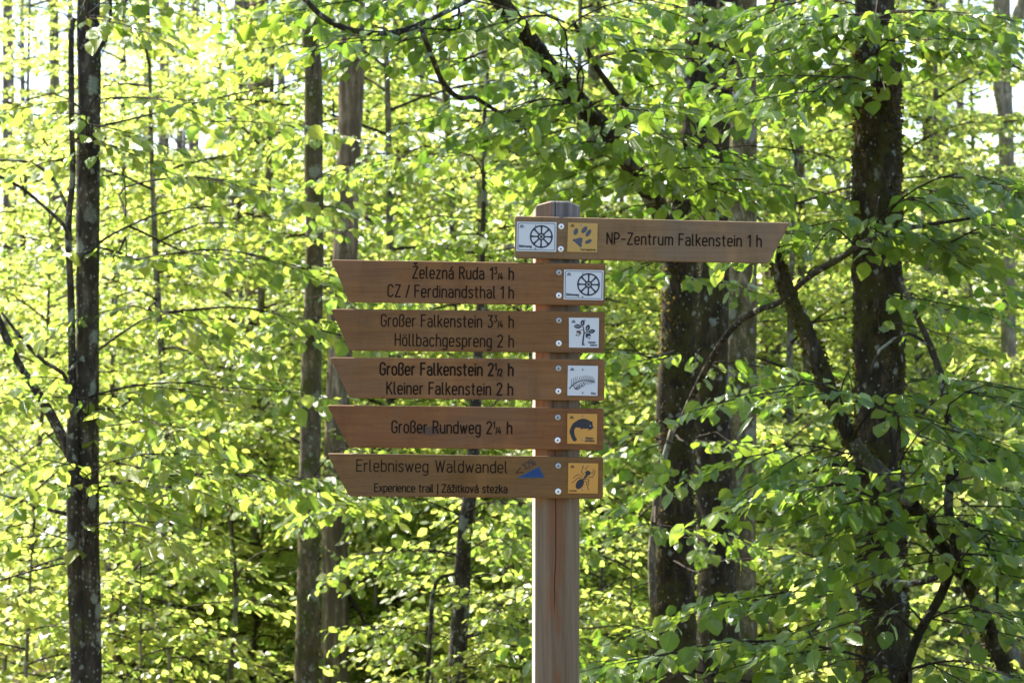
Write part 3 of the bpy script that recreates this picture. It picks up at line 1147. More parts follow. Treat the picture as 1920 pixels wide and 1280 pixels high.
fl.stroke(cc([(665, 565), (610, 550), (560, 570), (530, 610)]), .9, YG, 1)
fl.poly(cc([(395, 660), (410, 605), (470, 575), (545, 590), (585, 650), (570, 710), (520, 750), (500, 700), (450, 670)]), YG, 3)
fl.stroke(cc([(395, 780), (410, 720), (440, 740), (480, 780), (520, 750)]), 1.2, YG, 3)
fl.poly(cc([(740, 760), (760, 700), (830, 670), (905, 690), (940, 760), (930, 810), (890, 785), (830, 800), (790, 850), (750, 820)]), YG, 1)
fl.stroke(cc([(800, 850), (860, 845), (880, 890), (920, 850)]), 1.3, YG, 2)
park_mark(fl, 1075.4, 602.2, 3.1, 2)
lettering(fl, 'Heidel-', 1103.2, 643.4, 1118.4, 643.6, 3.6, .75, YG, mi=1)
lettering(fl, 'beere', 1107, 648.2, 1119.4, 648.4, 3.6, .75, YG, mi=1)
pin(fl, 1096.5, 600.6, 4, 2)
pin(fl, 1095.6, 645.6, 4, 2)
fl.build('emblem_plate', [M['plate_white'], M['ink_navy'], M['ink_grey'], M['ink_brown'], M['pin']], b,
         'white plate with a bilberry twig, dark leaves and two berries')
build_screw(1048.0, 600.8, M['steel_dark'], b)
build_screw(1047.8, 643.6, M['steel'], b)

# --- board 4
b = build_board([(619, 669.8), (1134, 673.4), (1133, 751.4), (655.5, 746)], M['board_a'],
                'left-pointing board reading Großer Falkenstein and Kleiner Falkenstein')
fl = Flat()
lettering(fl, 'Gro\u00dfer Falkenstein 2\u00bd h', 713, 702.2, 961.5, 704.0, 22.2, 3.2, YT)
fl.build('lettering', [M['engraved']], b)
fl = Flat()
lettering(fl, 'Kleiner Falkenstein 2 h', 725.5, 738.0, 960.8, 740.4, 22.0, 2.7, YT)
fl.build('lettering', [M['engraved']], b)
fl = Flat()
fl.box([(1064.8, 685), (1121.4, 685.8), (1120.2, 741.8), (1063.8, 741)], YP0, YP1, 0)
cc = crop(1040, 670, 12.8)
stem = [(355, 745), (400, 690), (455, 645), (520, 605), (600, 570), (690, 550), (790, 548), (880, 560), (960, 590)]
fl.stroke(cc(stem), 1.9, YG, 1, w2=1.0)
up = [((400, 670), (400, 515)), ((440, 655), (452, 485)), ((480, 625), (500, 465)), ((525, 600), (545, 455)), ((570, 580), (610, 450)), ((620, 565), (662, 440)),
      ((665, 555), (712, 430)), ((710, 550), (757, 428)), ((755, 546), (802, 432)), ((800, 547), (845, 440)), ((840, 550), (885, 450)), ((880, 555), (925, 465)),
      ((910, 565), (955, 505)), ((930, 575), (965, 545))]
for p, q in up:
    fl.stroke(cc([p, q]), 1.1, YG, 1, w2=.7)
for p, q in [((680, 575), (745, 670)), ((715, 570), (785, 655)), ((750, 565), (825, 648)), ((785, 560), (870, 640)), ((820, 560), (905, 630)), ((850, 560), (935, 615)), ((880, 565), (960, 605)), ((905, 570), (975, 600))]:
    fl.stroke(cc([p, q]), .9, YG, 2, w2=.6)
for (cx, cy_) in ((535, 705), (645, 660)):
    o_ = cc(ell(cx, cy_, 68, 52, -25))
    fl.stroke(o_ + [o_[0]], .9, YG, 2, closed=True)
    fl.poly(cc(ell(cx + 5, cy_ + 6, 40, 18, -28, sharp=.6)), YG, 1)
fl.stroke(cc([(490, 735), (540, 765), (600, 730)]), 1.8, YG, 1)
fl.stroke(cc([(420, 680), (470, 700), (440, 660)]), .8, YG, 2)
park_mark(fl, 1072.8, 691.6, 3.1, 2)
lettering(fl, 'Eibe', 1108.4, 738.8, 1116.6, 739, 3.6, .8, YG, mi=2)
pin(fl, 1093.4, 692.6, 3, 2)
pin(fl, 1093.2, 736.2, 3, 2)
fl.build('emblem_plate', [M['plate_white'], M['ink'], M['ink_grey'], M['pin']], b, 'white plate with a needled yew twig')
build_screw(1047.2, 690.6, M['steel_dark'], b)
build_screw(1047.0, 733.2, M['steel'], b)

# --- board 5
b = build_board([(613, 759.4), (1132.4, 765.6), (1131.2, 843.8), (654.5, 838.6)], M['board_stained'],
                'left-pointing board with a dark smudge reading Großer Rundweg')
fl = Flat()
lettering(fl, 'Gro\u00dfer Rundweg 2\u00bc h', 735, 810.6, 959.3, 812.8, 22.0, 2.7, YT)
fl.build('lettering', [M['engraved']], b)
fl = Flat()
fl.box([(1063.8, 774.8), (1120, 775.8), (1119, 831.8), (1063.4, 831.4)], YP0, YP1, 0)
cc = crop(1040, 760, 12.8)
fur = [(355, 610), (380, 540), (410, 470), (450, 420), (500, 385), (560, 345), (630, 318), (700, 312), (770, 330), (830, 355), (870, 385), (912, 372), (905, 420), (915, 470),
       (915, 510), (945, 505), (915, 545), (870, 575), (810, 590), (775, 590), (830, 570), (790, 545), (740, 560), (690, 545), (650, 570), (620, 575), (640, 545), (580, 530), (520, 520),
       (485, 540), (470, 600), (475, 680), (500, 750), (530, 800), (535, 835), (510, 830), (500, 860), (470, 850), (450, 860), (430, 820), (410, 790), (385, 720), (360, 660)]
fl.poly(cc(fur), YG, 1)
fl.stroke(cc(ell(795, 425, 32, 30, 0) + ell(795, 425, 32, 30, 0)[:1]), .7, YG, 2, closed=True)
fl.poly(cc(circ(855, 485, 14, 10)), YG, 3)
park_mark(fl, 1072, 781.6, 3.2, 1)
lettering(fl, 'Sieben-', 1098, 822.6, 1113.6, 822.8, 3.8, .85, YG, mi=1)
lettering(fl, 'schl\u00e4fer', 1097, 827.6, 1114.8, 827.8, 3.8, .85, YG, mi=1)
pin(fl, 1093.6, 779.6, 3, 2)
pin(fl, 1092.8, 823.4, 3, 2)
fl.build('emblem_plate', [M['plate_orange'], M['ink'], M['ink_rust'], M['pin']], b, 'orange plate with a curled black dormouse')
build_screw(1046.0, 782.4, M['steel_dark'], b)
build_screw(1045.6, 825.0, M['steel'], b)

# --- board 6
b = build_board([(613, 849.8), (1131.6, 857.2), (1130.4, 935), (654.5, 930)], M['board_c'],
                'lowest board reading Erlebnisweg Waldwandel with a small blue triangle')
fl = Flat()
lettering(fl, 'Erlebnisweg Waldwandel', 669, 882.8, 950.5, 885.8, 21.2, 2.1, YT, gap=2.1, space=4.4)
fl.build('lettering', [M['engraved']], b)
fl = Flat()
lettering(fl, 'Experience trail | Z\u00e1\u017eitkov\u00e1 stezka', 702.4, 921, 950.5, 923.4, 14.6, 2.0, YT, gap=1.9, space=3.8)
fl.build('lettering', [M['engraved']], b)
fl = Flat()
fl.poly([(968.4, 895.6), (1010.6, 873.6), (1022.0, 895.6)], YT, 1)
fl.poly([(973.5, 894.3), (1010.0, 875.9), (1019.8, 894.3)], YT, 0)
lettering(fl, '<', 967.5, 886.4, 977.5, 885.4, 14.5, 1.1, YT, mi=2)
lettering(fl, '10%', 984, 881.5, 1005, 870.6, 12.5, 1.25, YT, gap=1.6, mi=3)
fl.build('slope_mark', [M['sticker_blue'], M['ink_blue'], M['engraved'], M['ink']], b, 'blue slope triangle marked 10%')
fl = Flat()
fl.box([(1065.4, 867.4), (1121.8, 868.2), (1120.8, 924.6), (1064.8, 924)], YP0, YP1, 0)
cc = crop(1060, 860, 18.286)
legs = [[(650, 545), (610, 505), (540, 450), (575, 370), (600, 255)], [(590, 640), (545, 560), (500, 535), (385, 550), (330, 600), (265, 655)],
        [(525, 665), (470, 620), (400, 670), (330, 740), (230, 815)], [(770, 620), (840, 625), (925, 625), (985, 530), (1015, 450), (1015, 385)],
        [(660, 690), (740, 695), (820, 710), (780, 770), (800, 830), (790, 900)], [(650, 740), (740, 790), (720, 850), (760, 940), (795, 1070)]]
for lg in legs:
    fl.stroke(cc(lg), 1.15, YG, 2)
fl.stroke(cc([(735, 370), (690, 350), (720, 290), (800, 235)]), .9, YG, 2)
fl.stroke(cc([(860, 450), (920, 500), (945, 430), (965, 340)]), .9, YG, 2)
fl.poly(cc(ell(495, 855, 190, 122, -58)), YG, 1)
fl.poly(cc(ell(770, 480, 92, 84, 0)), YG, 1)
fl.poly(cc(ell(700, 600, 72, 42, -55)), YG, 1)
fl.stroke(cc([(560, 740), (620, 690), (680, 630), (730, 560)]), 2.6, YG, 1)
park_mark(fl, 1073.2, 873.8, 3.1, 2)
lettering(fl, 'Ameise', 1067.6, 920.6, 1081, 920.9, 3.2, .7, YG, mi=2)
pin(fl, 1095.4, 873.4, 3, 2)
pin(fl, 1093.6, 917.4, 3, 2)
fl.build('emblem_plate', [M['plate_ochre'] if False else M['plate_orange'], M['ink'], M['ink_rust'], M['pin']], b, 'orange plate with a black ant')
build_screw(1046.8, 873.0, M['steel_dark'], b)
build_screw(1046.6, 921.0, M['steel'], b, 5.8)

# ------------------------------------------------------------------ named trees
def tree(name, label, D, trunks, mat, group=None, top=9.0, sides=16, ds=.06, amp=.035, fine=0.0, cat='tree', flare=1.25, moss=0):
    P, r = trunk_path(trunks, D, top, flare)
    base = (P[0][0], D, ground_z(P[0][0], D))
    t = thing(name, label, cat, base, group)
    limb_obj('trunk', [tube(P, r, ds, sides, amp, fine, seed=D * 3.7 + P[0][0])], mat, t)
    if moss:
        moss_tufts(t, P, r, moss)
    return t


M['moss'] = mat_leaf('moss', (.060, .050, .014), (.16, .135, .03), gloss=.0, rough=.8, tfac=.4)


def moss_tufts(t, P, r, n, size=(.010, .024), seed=3):
    """short moss and bark flakes that roughen a trunk's outline"""
    g = np.random.default_rng(seed)
    P, r = smooth_path(P, r, .05)
    keep = (P[:, 2] > -.8) & (P[:, 2] < 4)
    P, r = P[keep], r[keep]
    T = norm(np.gradient(P, axis=0))
    F = Foliage()
    i = g.integers(0, len(P), n)
    a = g.uniform(0, 6.283, n)
    ref = np.array([1.0, 0, 0])
    B = norm(np.cross(T[i], ref))
    C = np.cross(B, T[i])
    out = B * np.cos(a)[:, None] + C * np.sin(a)[:, None]
    patch = np.array([mnoise.noise(Vector((p[0] * 5 + o[0], p[1] * 5 + o[1], p[2] * 2.2))) for p, o in zip(P[i], out)])
    k = patch > -.12
    base = P[i] + out * (r[i] * .97)[:, None] + T[i] * g.uniform(-.03, .03, n)[:, None]
    d = norm(out + g.normal(0, .55, out.shape) + np.array([0, 0, -.35]))
    nn = np.cross(d, g.normal(0, 1, d.shape))
    F.b.append(base[k]); F.d.append(d[k]); F.n.append(norm(nn)[k]); F.l.append(g.uniform(size[0], size[1], n)[k])
    F.s0.append(base[k][:1]); F.s1.append(base[k][:1] + out[k][:1] * .01); F.r.append(np.array([.001]))
    return link_obj('moss', F.mesh('moss', M['moss'], False, tuple(t.location)), t)


def limb(t, pts, D, mat, Dend=None, name='branch', sides=9, ds=.05, amp=.05, fine=0.0):
    P, r = px_path(pts, D, Dend)
    return limb_obj(name, [tube(P, r, ds, sides, amp, fine, seed=pts[0][0])], mat, t)


def row(F, x0, y0, x1, y1, D, n, L=(.42, .78), w=.28, leaf=.085, anchor=None, sgn=None, yj=10, az=70, sag=.16, droop=(.15, 1.15)):
    """a bough that leaves the trunk at anchor (pixel, pixel, depth) and runs along a pixel line at depth D, carrying n leafy sprays"""
    if anchor is None:
        anchor = (x0, y0, D)
    A0 = np.array(at(anchor[0], anchor[1] + R.uniform(-25, 25), anchor[2]))
    lo, hi = (x0, y0), (x1, y1)
    if lo[0] > hi[0]:
        lo, hi = hi, lo
    if anchor[0] <= lo[0]:
        runs = [(lo, hi, n)]
    elif anchor[0] >= hi[0]:
        runs = [(hi, lo, n)]
    else:
        f = (anchor[0] - lo[0]) / (hi[0] - lo[0])
        m = (anchor[0], lo[1] + (hi[1] - lo[1]) * f)
        runs = [(m, lo, max(1, round(n * f))), (m, hi, max(1, n - round(n * f)))]
    for a, b, k in runs:
        d0 = D + R.uniform(-.3, .3)
        d1 = D + R.uniform(-.7, .3)
        p0, p1 = np.array(at(a[0], a[1], d0)), np.array(at(b[0], b[1], d1))
        mid = p0 * .5 + p1 * .5 + np.array([0, R.uniform(-.08, .08), .05 + R.uniform(0, .06)])
        B, _ = smooth_path([A0, p0 * .85 + A0 * .15 + np.array([0, 0, .02]), mid, p1], [1, 1, 1, 1], .1)
        Ltot = np.linalg.norm(p1 - A0)
        F.twig(B, np.linspace(.004 + .004 * min(2, Ltot), .0025, len(B)))
        s = 1 if p1[0] >= p0[0] else -1
        i0 = int(len(B) * (.12 if np.linalg.norm(p0 - A0) < .3 else .33))
        for i in range(k):
            f = (i + R.random()) / k
            p = B[min(len(B) - 1, int(i0 + (len(B) - 1 - i0) * f))] + np.array([0, 0, R.uniform(-yj, yj) / FPX * D * .3])
            aa = math.radians(R.uniform(15, az)) * (1 if i % 2 else -1)
            l = R.uniform(*L)
            q = p + np.array([s * math.cos(aa), math.sin(aa) * .8, R.uniform(-.2, .12)]) * l
            F.spray(p, q, w * R.uniform(.8, 1.15), leaf, sag, droop=droop)


def canopy(F, centre, radii, n, leaf=.085, L=(.7, 1.2)):
    """sprays through the volume of a crown"""
    for i in range(n):
        v = RNG.normal(0, 1, 3)
        v = v / np.linalg.norm(v) * RNG.random() ** (1 / 3)
        p = np.array(centre) + v * np.array(radii)
        a = RNG.uniform(0, 2 * math.pi)
        l = RNG.uniform(*L)
        F.spray(p, p + np.array([math.cos(a), math.sin(a), RNG.uniform(-.1, .15)]) * l, .42, leaf, r0=.006)


# A : dark twin-stemmed beech at the far left
tA = tree('beech_tree', 'dark lichen-spotted beech with a second thin stem, leftmost big trunk in the photo', 12.0,
          [(167, -20, 42), (167, 100, 42), (166, 250, 43), (165, 400, 42), (164, 560, 41), (163, 700, 42), (163, 860, 44), (162, 1000, 46), (164, 1150, 50), (164, 1290, 52)],
          M['bark_dark'], sides=26, ds=.03, fine=.0015)
limb(tA, [(140, 36, 8), (134, 60, 10), (134, 200, 11), (136, 330, 11), (128, 430, 12), (133, 560, 13), (135, 700, 15), (136, 800, 22), (138, 900, 26), (141, 1050, 30), (145, 1180, 30), (148, 1290, 30)],
     11.95, M['bark_dark'], name='side_stem', sides=14, ds=.04)
limb(tA, [(207, -10, 6), (207, 35, 8), (199, 70, 8), (180, 102, 10)], 12, M['bark_dark'])
limb(tA, [(-15, 572, 16), (30, 672, 15), (70, 735, 17), (100, 785, 19), (136, 860, 22)], 12, M['bark_dark'])
limb(tA, [(3, 585, 5), (45, 640, 8), (85, 680, 8), (118, 700, 8), (136, 740, 9)], 12, M['bark_dark'])
limb(tA, [(-8, 327, 7), (40, 352, 6), (80, 385, 6), (118, 420, 7), (134, 450, 8)], 11.9, M['bark_dark'])
limb(tA, [(-5, 300, 5), (52, 304, 5), (92, 326, 7), (114, 362, 7), (130, 400, 8)], 12.1, M['bark_dark'])
limb(tA, [(143, 262, 6), (180, 240, 5), (240, 225, 4), (350, 198, 3), (600, 140, 2)], 11.9, M['bark_dark'], 12.6)
limb(tA, [(140, 490, 6), (185, 456, 5), (235, 427, 4), (320, 395, 3), (440, 384, 2)], 11.85, M['bark_dark'], 12.4)
limb(tA, [(128, 700, 7), (148, 675, 6), (185, 655, 5), (235, 620, 4), (290, 592, 3), (420, 576, 2)], 11.85, M['bark_dark'], 12.3)
limb(tA, [(-8, 922, 6), (60, 945, 7), (132, 965, 9)], 12, M['bark_dark'])
limb(tA, [(-8, 1090, 4), (60, 1070, 4), (135, 1052, 5)], 12, M['bark_dark'])
F = Foliage()
k_ = dict(leaf=.084, w=.27)
row(F, 20, 205, 200, 215, 11.6, 3, anchor=(163, 260, 12), sgn=-1, **k_)
row(F, 150, 30, 260, 10, 11.6, 3, anchor=(165, 60, 12), **k_)
row(F, 170, 190, 420, 235, 12.2, 4, anchor=(165, 250, 12), **k_)
row(F, 90, 290, 200, 280, 11.7, 2, anchor=(165, 330, 12), **k_)
row(F, 230, 350, 560, 400, 12.3, 7, anchor=(235, 427, 12.1), **k_)
row(F, 160, 500, 600, 510, 12.3, 7, anchor=(235, 430, 12.1), **k_)
row(F, 210, 590, 640, 630, 12.3, 8, anchor=(290, 592, 12.1), **k_)
row(F, 60, 750, 480, 740, 11.8, 7, anchor=(163, 770, 12), **k_)
row(F, 170, 810, 420, 830, 12, 4, anchor=(163, 850, 12), **k_)
row(F, 10, 880, 360, 900, 11.6, 8, anchor=(163, 930, 12), **k_)
row(F, 300, 900, 640, 960, 12.2, 8, anchor=(180, 930, 12), **k_)
row(F, 150, 990, 330, 1010, 11.7, 3, anchor=(163, 1000, 12), **k_)
row(F, 0, 1010, 60, 1000, 11.8, 2, anchor=(145, 1020, 12), sgn=-1, **k_)
row(F, 400, 500, 640, 560, 13, 4, anchor=(240, 427, 12.3), **k_)
F.build('foliage', M['leaf_near'], tA, fine=True)
F = Foliage()
canopy(F, (-2.6, 13.6, 7.6), (2.2, 1.8, 1.8), 45)
F.build('crown', M['leaf_near'], tA)

# B : slim brown trunk left of the boards
tB = tree('beech_tree', 'slim straight brown trunk just left of the signpost boards, speckled at its foot', 16.0,
          [(582, -15, 34), (585, 100, 34), (588, 200, 36), (588, 320, 36), (590, 430, 34), (588, 560, 35), (583, 700, 38), (582, 850, 39), (580, 1000, 41), (577, 1150, 44), (575, 1290, 46)],
          M['bark_brown'], sides=20, ds=.05)
F = Foliage()
k_ = dict(leaf=.078, w=.28)
row(F, 480, 130, 600, 90, 15.5, 4, anchor=(585, 150, 16), sgn=-1, **k_)
row(F, 590, 250, 480, 270, 15.6, 4, anchor=(588, 300, 16), **k_)
row(F, 600, 330, 760, 300, 15.4, 6, anchor=(588, 360, 16), **k_)
row(F, 600, 450, 480, 470, 15.6, 4, anchor=(588, 480, 16), **k_)
row(F, 590, 560, 680, 570, 15.5, 3, anchor=(588, 580, 16), **k_)
row(F, 600, 610, 500, 640, 15.5, 3, anchor=(586, 650, 16), **k_)
row(F, 600, 880, 680, 860, 15.3, 3, anchor=(582, 900, 16), **k_)
row(F, 590, 910, 480, 930, 15.5, 3, anchor=(582, 950, 16), **k_)
F.build('foliage', M['leaf_near'], tB, fine=True)

# C : rough grey-brown trunk behind it
tC = tree('spruce_tree', 'rough-barked grey-brown trunk seen between the slim brown trunk and the signpost', 19.0,
          [(662, -15, 46), (660, 130, 48), (655, 250, 46), (651, 400, 45), (640, 600, 46), (632, 800, 47), (629, 950, 48), (628, 1100, 50), (627, 1290, 54)],
          M['bark_rough'], sides=22, ds=.05, fine=.004)
limb(tC, [(640, 905, 10), (680, 915, 8), (740, 912, 6), (800, 900, 4), (880, 905, 2)], 19, M['twig'])
limb(tC, [(636, 1090, 9), (670, 1140, 8), (700, 1190, 6), (760, 1230, 4)], 19, M['twig'])

# D : thin dark trunk under the boards
tD = tree('young_beech_tree', 'thin dark trunk directly below the left-pointing boards, with pale specks', 15.0,
          [(912, 150, 6), (908, 300, 8), (904, 480, 11), (895, 700, 20), (884, 900, 26), (872, 980, 28), (868, 1060, 30), (865, 1130, 32), (860, 1200, 34), (857, 1290, 36)],
          M['bark_dark'], top=4.2, sides=16, ds=.05)
limb(tD, [(866, 1195, 9), (900, 1187, 8), (945, 1175, 7), (985, 1163, 5), (1020, 1140, 3)], 15, M['bark_dark'], 14.6)
limb(tD, [(868, 1075, 7), (830, 1080, 7), (812, 1110, 8), (806, 1200, 8), (800, 1290, 8)], 15, M['bark_dark'], 14.9)
limb(tD, [(872, 960, 6), (840, 985, 4), (800, 1010, 3), (740, 1035, 2)], 15, M['bark_dark'])
limb(tD, [(868, 1040, 6), (836, 1035, 4), (760, 1032, 3), (660, 1040, 3)], 15, M['bark_dark'])
F = Foliage()
k_ = dict(leaf=.078, w=.3)
row(F, 650, 950, 800, 945, 14.6, 6, anchor=(875, 960, 15), sgn=-1, **k_)
row(F, 880, 960, 980, 950, 14.6, 5, anchor=(872, 990, 15), **k_)
row(F, 890, 1030, 980, 1050, 14.6, 4, anchor=(870, 1060, 15), **k_)
row(F, 900, 1170, 990, 1160, 14.5, 5, anchor=(880, 1190, 15), **k_)
row(F, 700, 1060, 850, 1040, 15, 5, anchor=(868, 1080, 15), sgn=-1, **k_)
row(F, 680, 1180, 840, 1200, 15, 5, anchor=(862, 1230, 15), sgn=-1, **k_)
row(F, 900, 1240, 980, 1230, 14.7, 3, anchor=(860, 1260, 15), **k_)
row(F, 760, 420, 900, 440, 14.5, 6, anchor=(904, 470, 15), sgn=-1, **k_)
row(F, 910, 330, 1000, 350, 14.6, 5, anchor=(908, 360, 15), **k_)
row(F, 700, 330, 880, 290, 14.6, 6, anchor=(908, 350, 15), sgn=-1, **k_)
F.build('foliage', M['leaf_near'], tD, fine=True)

# E : pale birch-like trunk behind
tE = tree('birch_tree', 'pale grey birch-like trunk with dark patches, right of the thin dark trunk below the boards', 25.0,
          [(905, 250, 20), (905, 480, 22), (900, 800, 24), (898, 1000, 26), (900, 1200, 27), (900, 1290, 28)], M['bark_pale'], top=8, sides=14)

# F1-F3 : the trio right of the post
tF = tree('beech_tree', 'darkest mossy trunk right of the post, carrying the big curved limb', 13.0,
          [(1318, -20, 56), (1314, 100, 58), (1304, 220, 60), (1288, 330, 60), (1280, 430, 66), (1274, 540, 68), (1270, 700, 72), (1267, 850, 73), (1263, 1000, 76), (1261, 1150, 84), (1259, 1290, 90)],
          M['bark_moss'], top=9, sides=34, ds=.025, fine=.006, moss=5000)
limb(tF, [(915, -25, 30), (960, 30, 32), (1000, 85, 34), (1040, 140, 36), (1090, 195, 36), (1140, 252, 34), (1188, 320, 36), (1225, 372, 38), (1250, 425, 40), (1272, 500, 46)],
     11.0, M['bark_moss'], 12.95, name='limb', sides=20, ds=.03, fine=.003)
limb(tF, [(1075, 40, 8), (1110, 112, 12), (1142, 160, 13), (1180, 206, 13), (1235, 245, 14), (1300, 290, 16)], 12, M['bark_moss'], 13, name='branch')
limb(tF, [(560, -15, 8), (600, 28, 11), (640, 51, 13), (690, 62, 12), (740, 60, 10), (800, 40, 10), (880, 0, 12)], 10.4, M['bark_dark'], 11.0, name='branch')
limb(tF, [(790, 55, 9), (815, 120, 10), (833, 160, 10), (862, 184, 11), (888, 182, 8), (918, 200, 8), (980, 230, 9), (1060, 190, 10)], 10.5, M['bark_dark'], 11.6, name='branch')
limb(tF, [(1268, 810, 8), (1290, 760, 11), (1330, 680, 13), (1370, 618, 13), (1420, 582, 12), (1462, 566, 11), (1520, 517, 12), (1572, 486, 14), (1640, 446, 12), (1720, 425, 9), (1830, 408, 6)],
     12.4, M['bark_dark'], 10.4, name='branch')
limb(tF, [(1225, 1130, 14), (1222, 1040, 14), (1228, 960, 12), (1240, 880, 12), (1262, 800, 12)], 12.7, M['bark_mid'], name='side_stem')
tF2 = tree('beech_tree', 'middle trunk of the trio right of the post, dark with a pale lichen patch', 13.7,
           [(1345, 250, 50), (1338, 400, 56), (1333, 520, 66), (1332, 640, 70), (1334, 780, 72), (1338, 900, 72), (1344, 1050, 72), (1350, 1290, 80)], M['bark_moss'], top=7, sides=24, ds=.04)
tF3 = tree('beech_tree', 'lighter brown trunk at the right edge of the trio right of the post', 14.3,
           [(1396, -15, 46), (1393, 200, 50), (1389, 400, 56), (1387, 600, 60), (1386, 800, 61), (1386, 1000, 64), (1386, 1290, 68)], M['bark_olive'], sides=26, ds=.04)
F = Foliage()
k_ = dict(leaf=.084, w=.3)
row(F, 620, 10, 960, 20, 10.8, 8, anchor=(1000, 80, 11.2), sgn=-1, **k_)
row(F, 700, 90, 900, 70, 10.8, 4, anchor=(860, 10, 11), sgn=-1, **k_)
row(F, 940, 60, 1300, 20, 11.2, 10, anchor=(1060, 150, 11.6), **k_)
row(F, 960, 130, 1300, 110, 11.2, 8, anchor=(1090, 195, 11.8), **k_)
row(F, 920, 220, 1180, 210, 10.8, 7, anchor=(1100, 205, 11.8), sgn=-1, **k_)
row(F, 950, 270, 1260, 260, 11, 10, anchor=(1150, 262, 12), **k_)
row(F, 1000, 320, 1300, 330, 11.2, 7, anchor=(1188, 320, 12.2), **k_)
row(F, 1240, 200, 1560, 150, 11.4, 10, anchor=(1300, 210, 12.6), **k_)
row(F, 1230, 300, 1520, 290, 11.4, 9, anchor=(1290, 330, 12.6), **k_)
row(F, 1260, 380, 1480, 370, 11.6, 6, anchor=(1280, 400, 12.6), **k_)
row(F, 1180, 520, 1330, 505, 11.8, 3, anchor=(1275, 500, 12.6), **k_)
row(F, 1130, 650, 1200, 680, 11.6, 3, anchor=(1262, 660, 12.8), sgn=-1, **k_)
row(F, 1300, 690, 1390, 700, 12, 3, anchor=(1330, 680, 12.3), **k_)
row(F, 1290, 840, 1400, 860, 12, 2, anchor=(1268, 820, 12.6), **k_)
row(F, 1130, 850, 1230, 830, 11.8, 2, anchor=(1262, 850, 12.8), sgn=-1, **k_)
row(F, 1150, 980, 1240, 1000, 12, 2, anchor=(1228, 960, 12.6), sgn=-1, **k_)
row(F, 1290, 1010, 1380, 980, 12, 1, anchor=(1263, 1000, 12.6), **k_)
row(F, 1320, 1085, 1400, 1075, 12, 1, anchor=(1263, 1040, 12.6), **k_)
row(F, 1100, 1180, 1240, 1200, 11.6, 2, anchor=(1261, 1160, 12.6), sgn=-1, **k_)
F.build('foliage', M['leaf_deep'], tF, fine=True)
F = Foliage()
canopy(F, (-.5, 13.0, 6.6), (2.9, 2.6, 1.9), 48)
canopy(F, (.4, 13.6, 8.4), (3.0, 2.6, 1.9), 22)
F.build('crown', M['leaf_deep'], tF)

# G : large mossy trunk on the right
tG = tree('beech_tree', 'thick mossy trunk with fuzzy edges, nearest and largest trunk on the right', 11.0,
          [(1638, -20, 74), (1645, 120, 84), (1645, 300, 90), (1646, 500, 92), (1648, 700, 93), (1648, 900, 94), (1650, 1050, 98), (1656, 1290, 104)],
          M['bark_moss'], sides=56, ds=.014, amp=.035, fine=.008, moss=9000)
limb(tG, [(1628, 1078, 22), (1660, 1088, 17), (1700, 1094, 14), (1745, 1086, 11), (1790, 1062, 8), (1830, 1050, 5)], 10.9, M['bark_dark'], 10.5, name='branch', sides=12, ds=.02, amp=.09, fine=.003)
limb(tG, [(1620, 880, 16), (1580, 868, 13), (1530, 880, 9), (1480, 905, 6)], 10.9, M['bark_moss'], 10.6)
limb(tG, [(1612, 1120, 9), (1560, 1150, 8), (1490, 1210, 9), (1440, 1260, 6)], 10.9, M['bark_dark'], 10.2)
F = Foliage()
k_ = dict(leaf=.084, w=.3)
row(F, 1430, 40, 1640, 30, 10.4, 8, anchor=(1640, 60, 11), sgn=-1, **k_)
row(F, 1560, 110, 1760, 90, 10.4, 6, anchor=(1645, 130, 10.9), **k_)
row(F, 1500, 190, 1660, 170, 10.3, 5, anchor=(1645, 190, 10.9), sgn=-1, **k_)
row(F, 1640, 40, 1780, 60, 10.3, 5, anchor=(1645, 60, 10.9), **k_)
row(F, 1700, 370, 1900, 360, 10.3, 6, anchor=(1650, 440, 10.9), **k_)
row(F, 1640, 410, 1760, 400, 10.2, 3, anchor=(1650, 460, 10.9), **k_)
row(F, 1520, 480, 1660, 460, 10.3, 4, anchor=(1600, 470, 10.9), sgn=-1, **k_)
row(F, 1780, 470, 1920, 450, 10, 4, anchor=(1690, 480, 10.9), **k_)
row(F, 1640, 580, 1700, 575, 10.3, 2, anchor=(1650, 610, 10.9), **k_)
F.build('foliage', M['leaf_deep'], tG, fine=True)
F = Foliage()
canopy(F, (1.6, 11.6, 6.4), (2.4, 2.2, 2.0), 32)
F.build('crown', M['leaf_deep'], tG)

# H : leaning tree crossing in front of G
tH = tree('leaning_tree', 'crooked leaning trunk that curves across in front of the thick mossy trunk', 10.2,
          [(1432, 420, 22), (1448, 470, 24), (1468, 520, 28), (1484, 570, 29), (1512, 625, 30), (1540, 690, 33), (1561, 745, 32), (1582, 795, 30), (1604, 838, 28), (1650, 885, 27), (1700, 935, 26), (1745, 992, 24), (1790, 1060, 24), (1830, 1130, 25), (1862, 1200, 28), (1890, 1290, 32)],
          M['bark_moss'], top=0, amp=.08, sides=20, ds=.025, fine=.005, moss=2600)
limb(tH, [(1686, 520, 6), (1718, 590, 10), (1745, 650, 13), (1768, 720, 14), (1778, 790, 15), (1784, 860, 17), (1778, 950, 18), (1790, 1020, 20), (1800, 1075, 24)], 10.0, M['bark_dark'], 10.15, name='side_stem', sides=12)
limb(tH, [(1785, 1060, 18), (1762, 1120, 18), (1722, 1190, 17), (1685, 1290, 20)], 10.1, M['bark_moss'], 9.9, name='side_stem', sides=14)
limb(tH, [(1598, 826, 27), (1612, 848, 30), (1650, 886, 30), (1695, 930, 29), (1710, 945, 26)], 10.19, M['bark_mid'], name='sunlit_lichen', sides=18, ds=.03, amp=.07, fine=.003)  # pale lichen bark overlay, its sunlit tone put into the colour
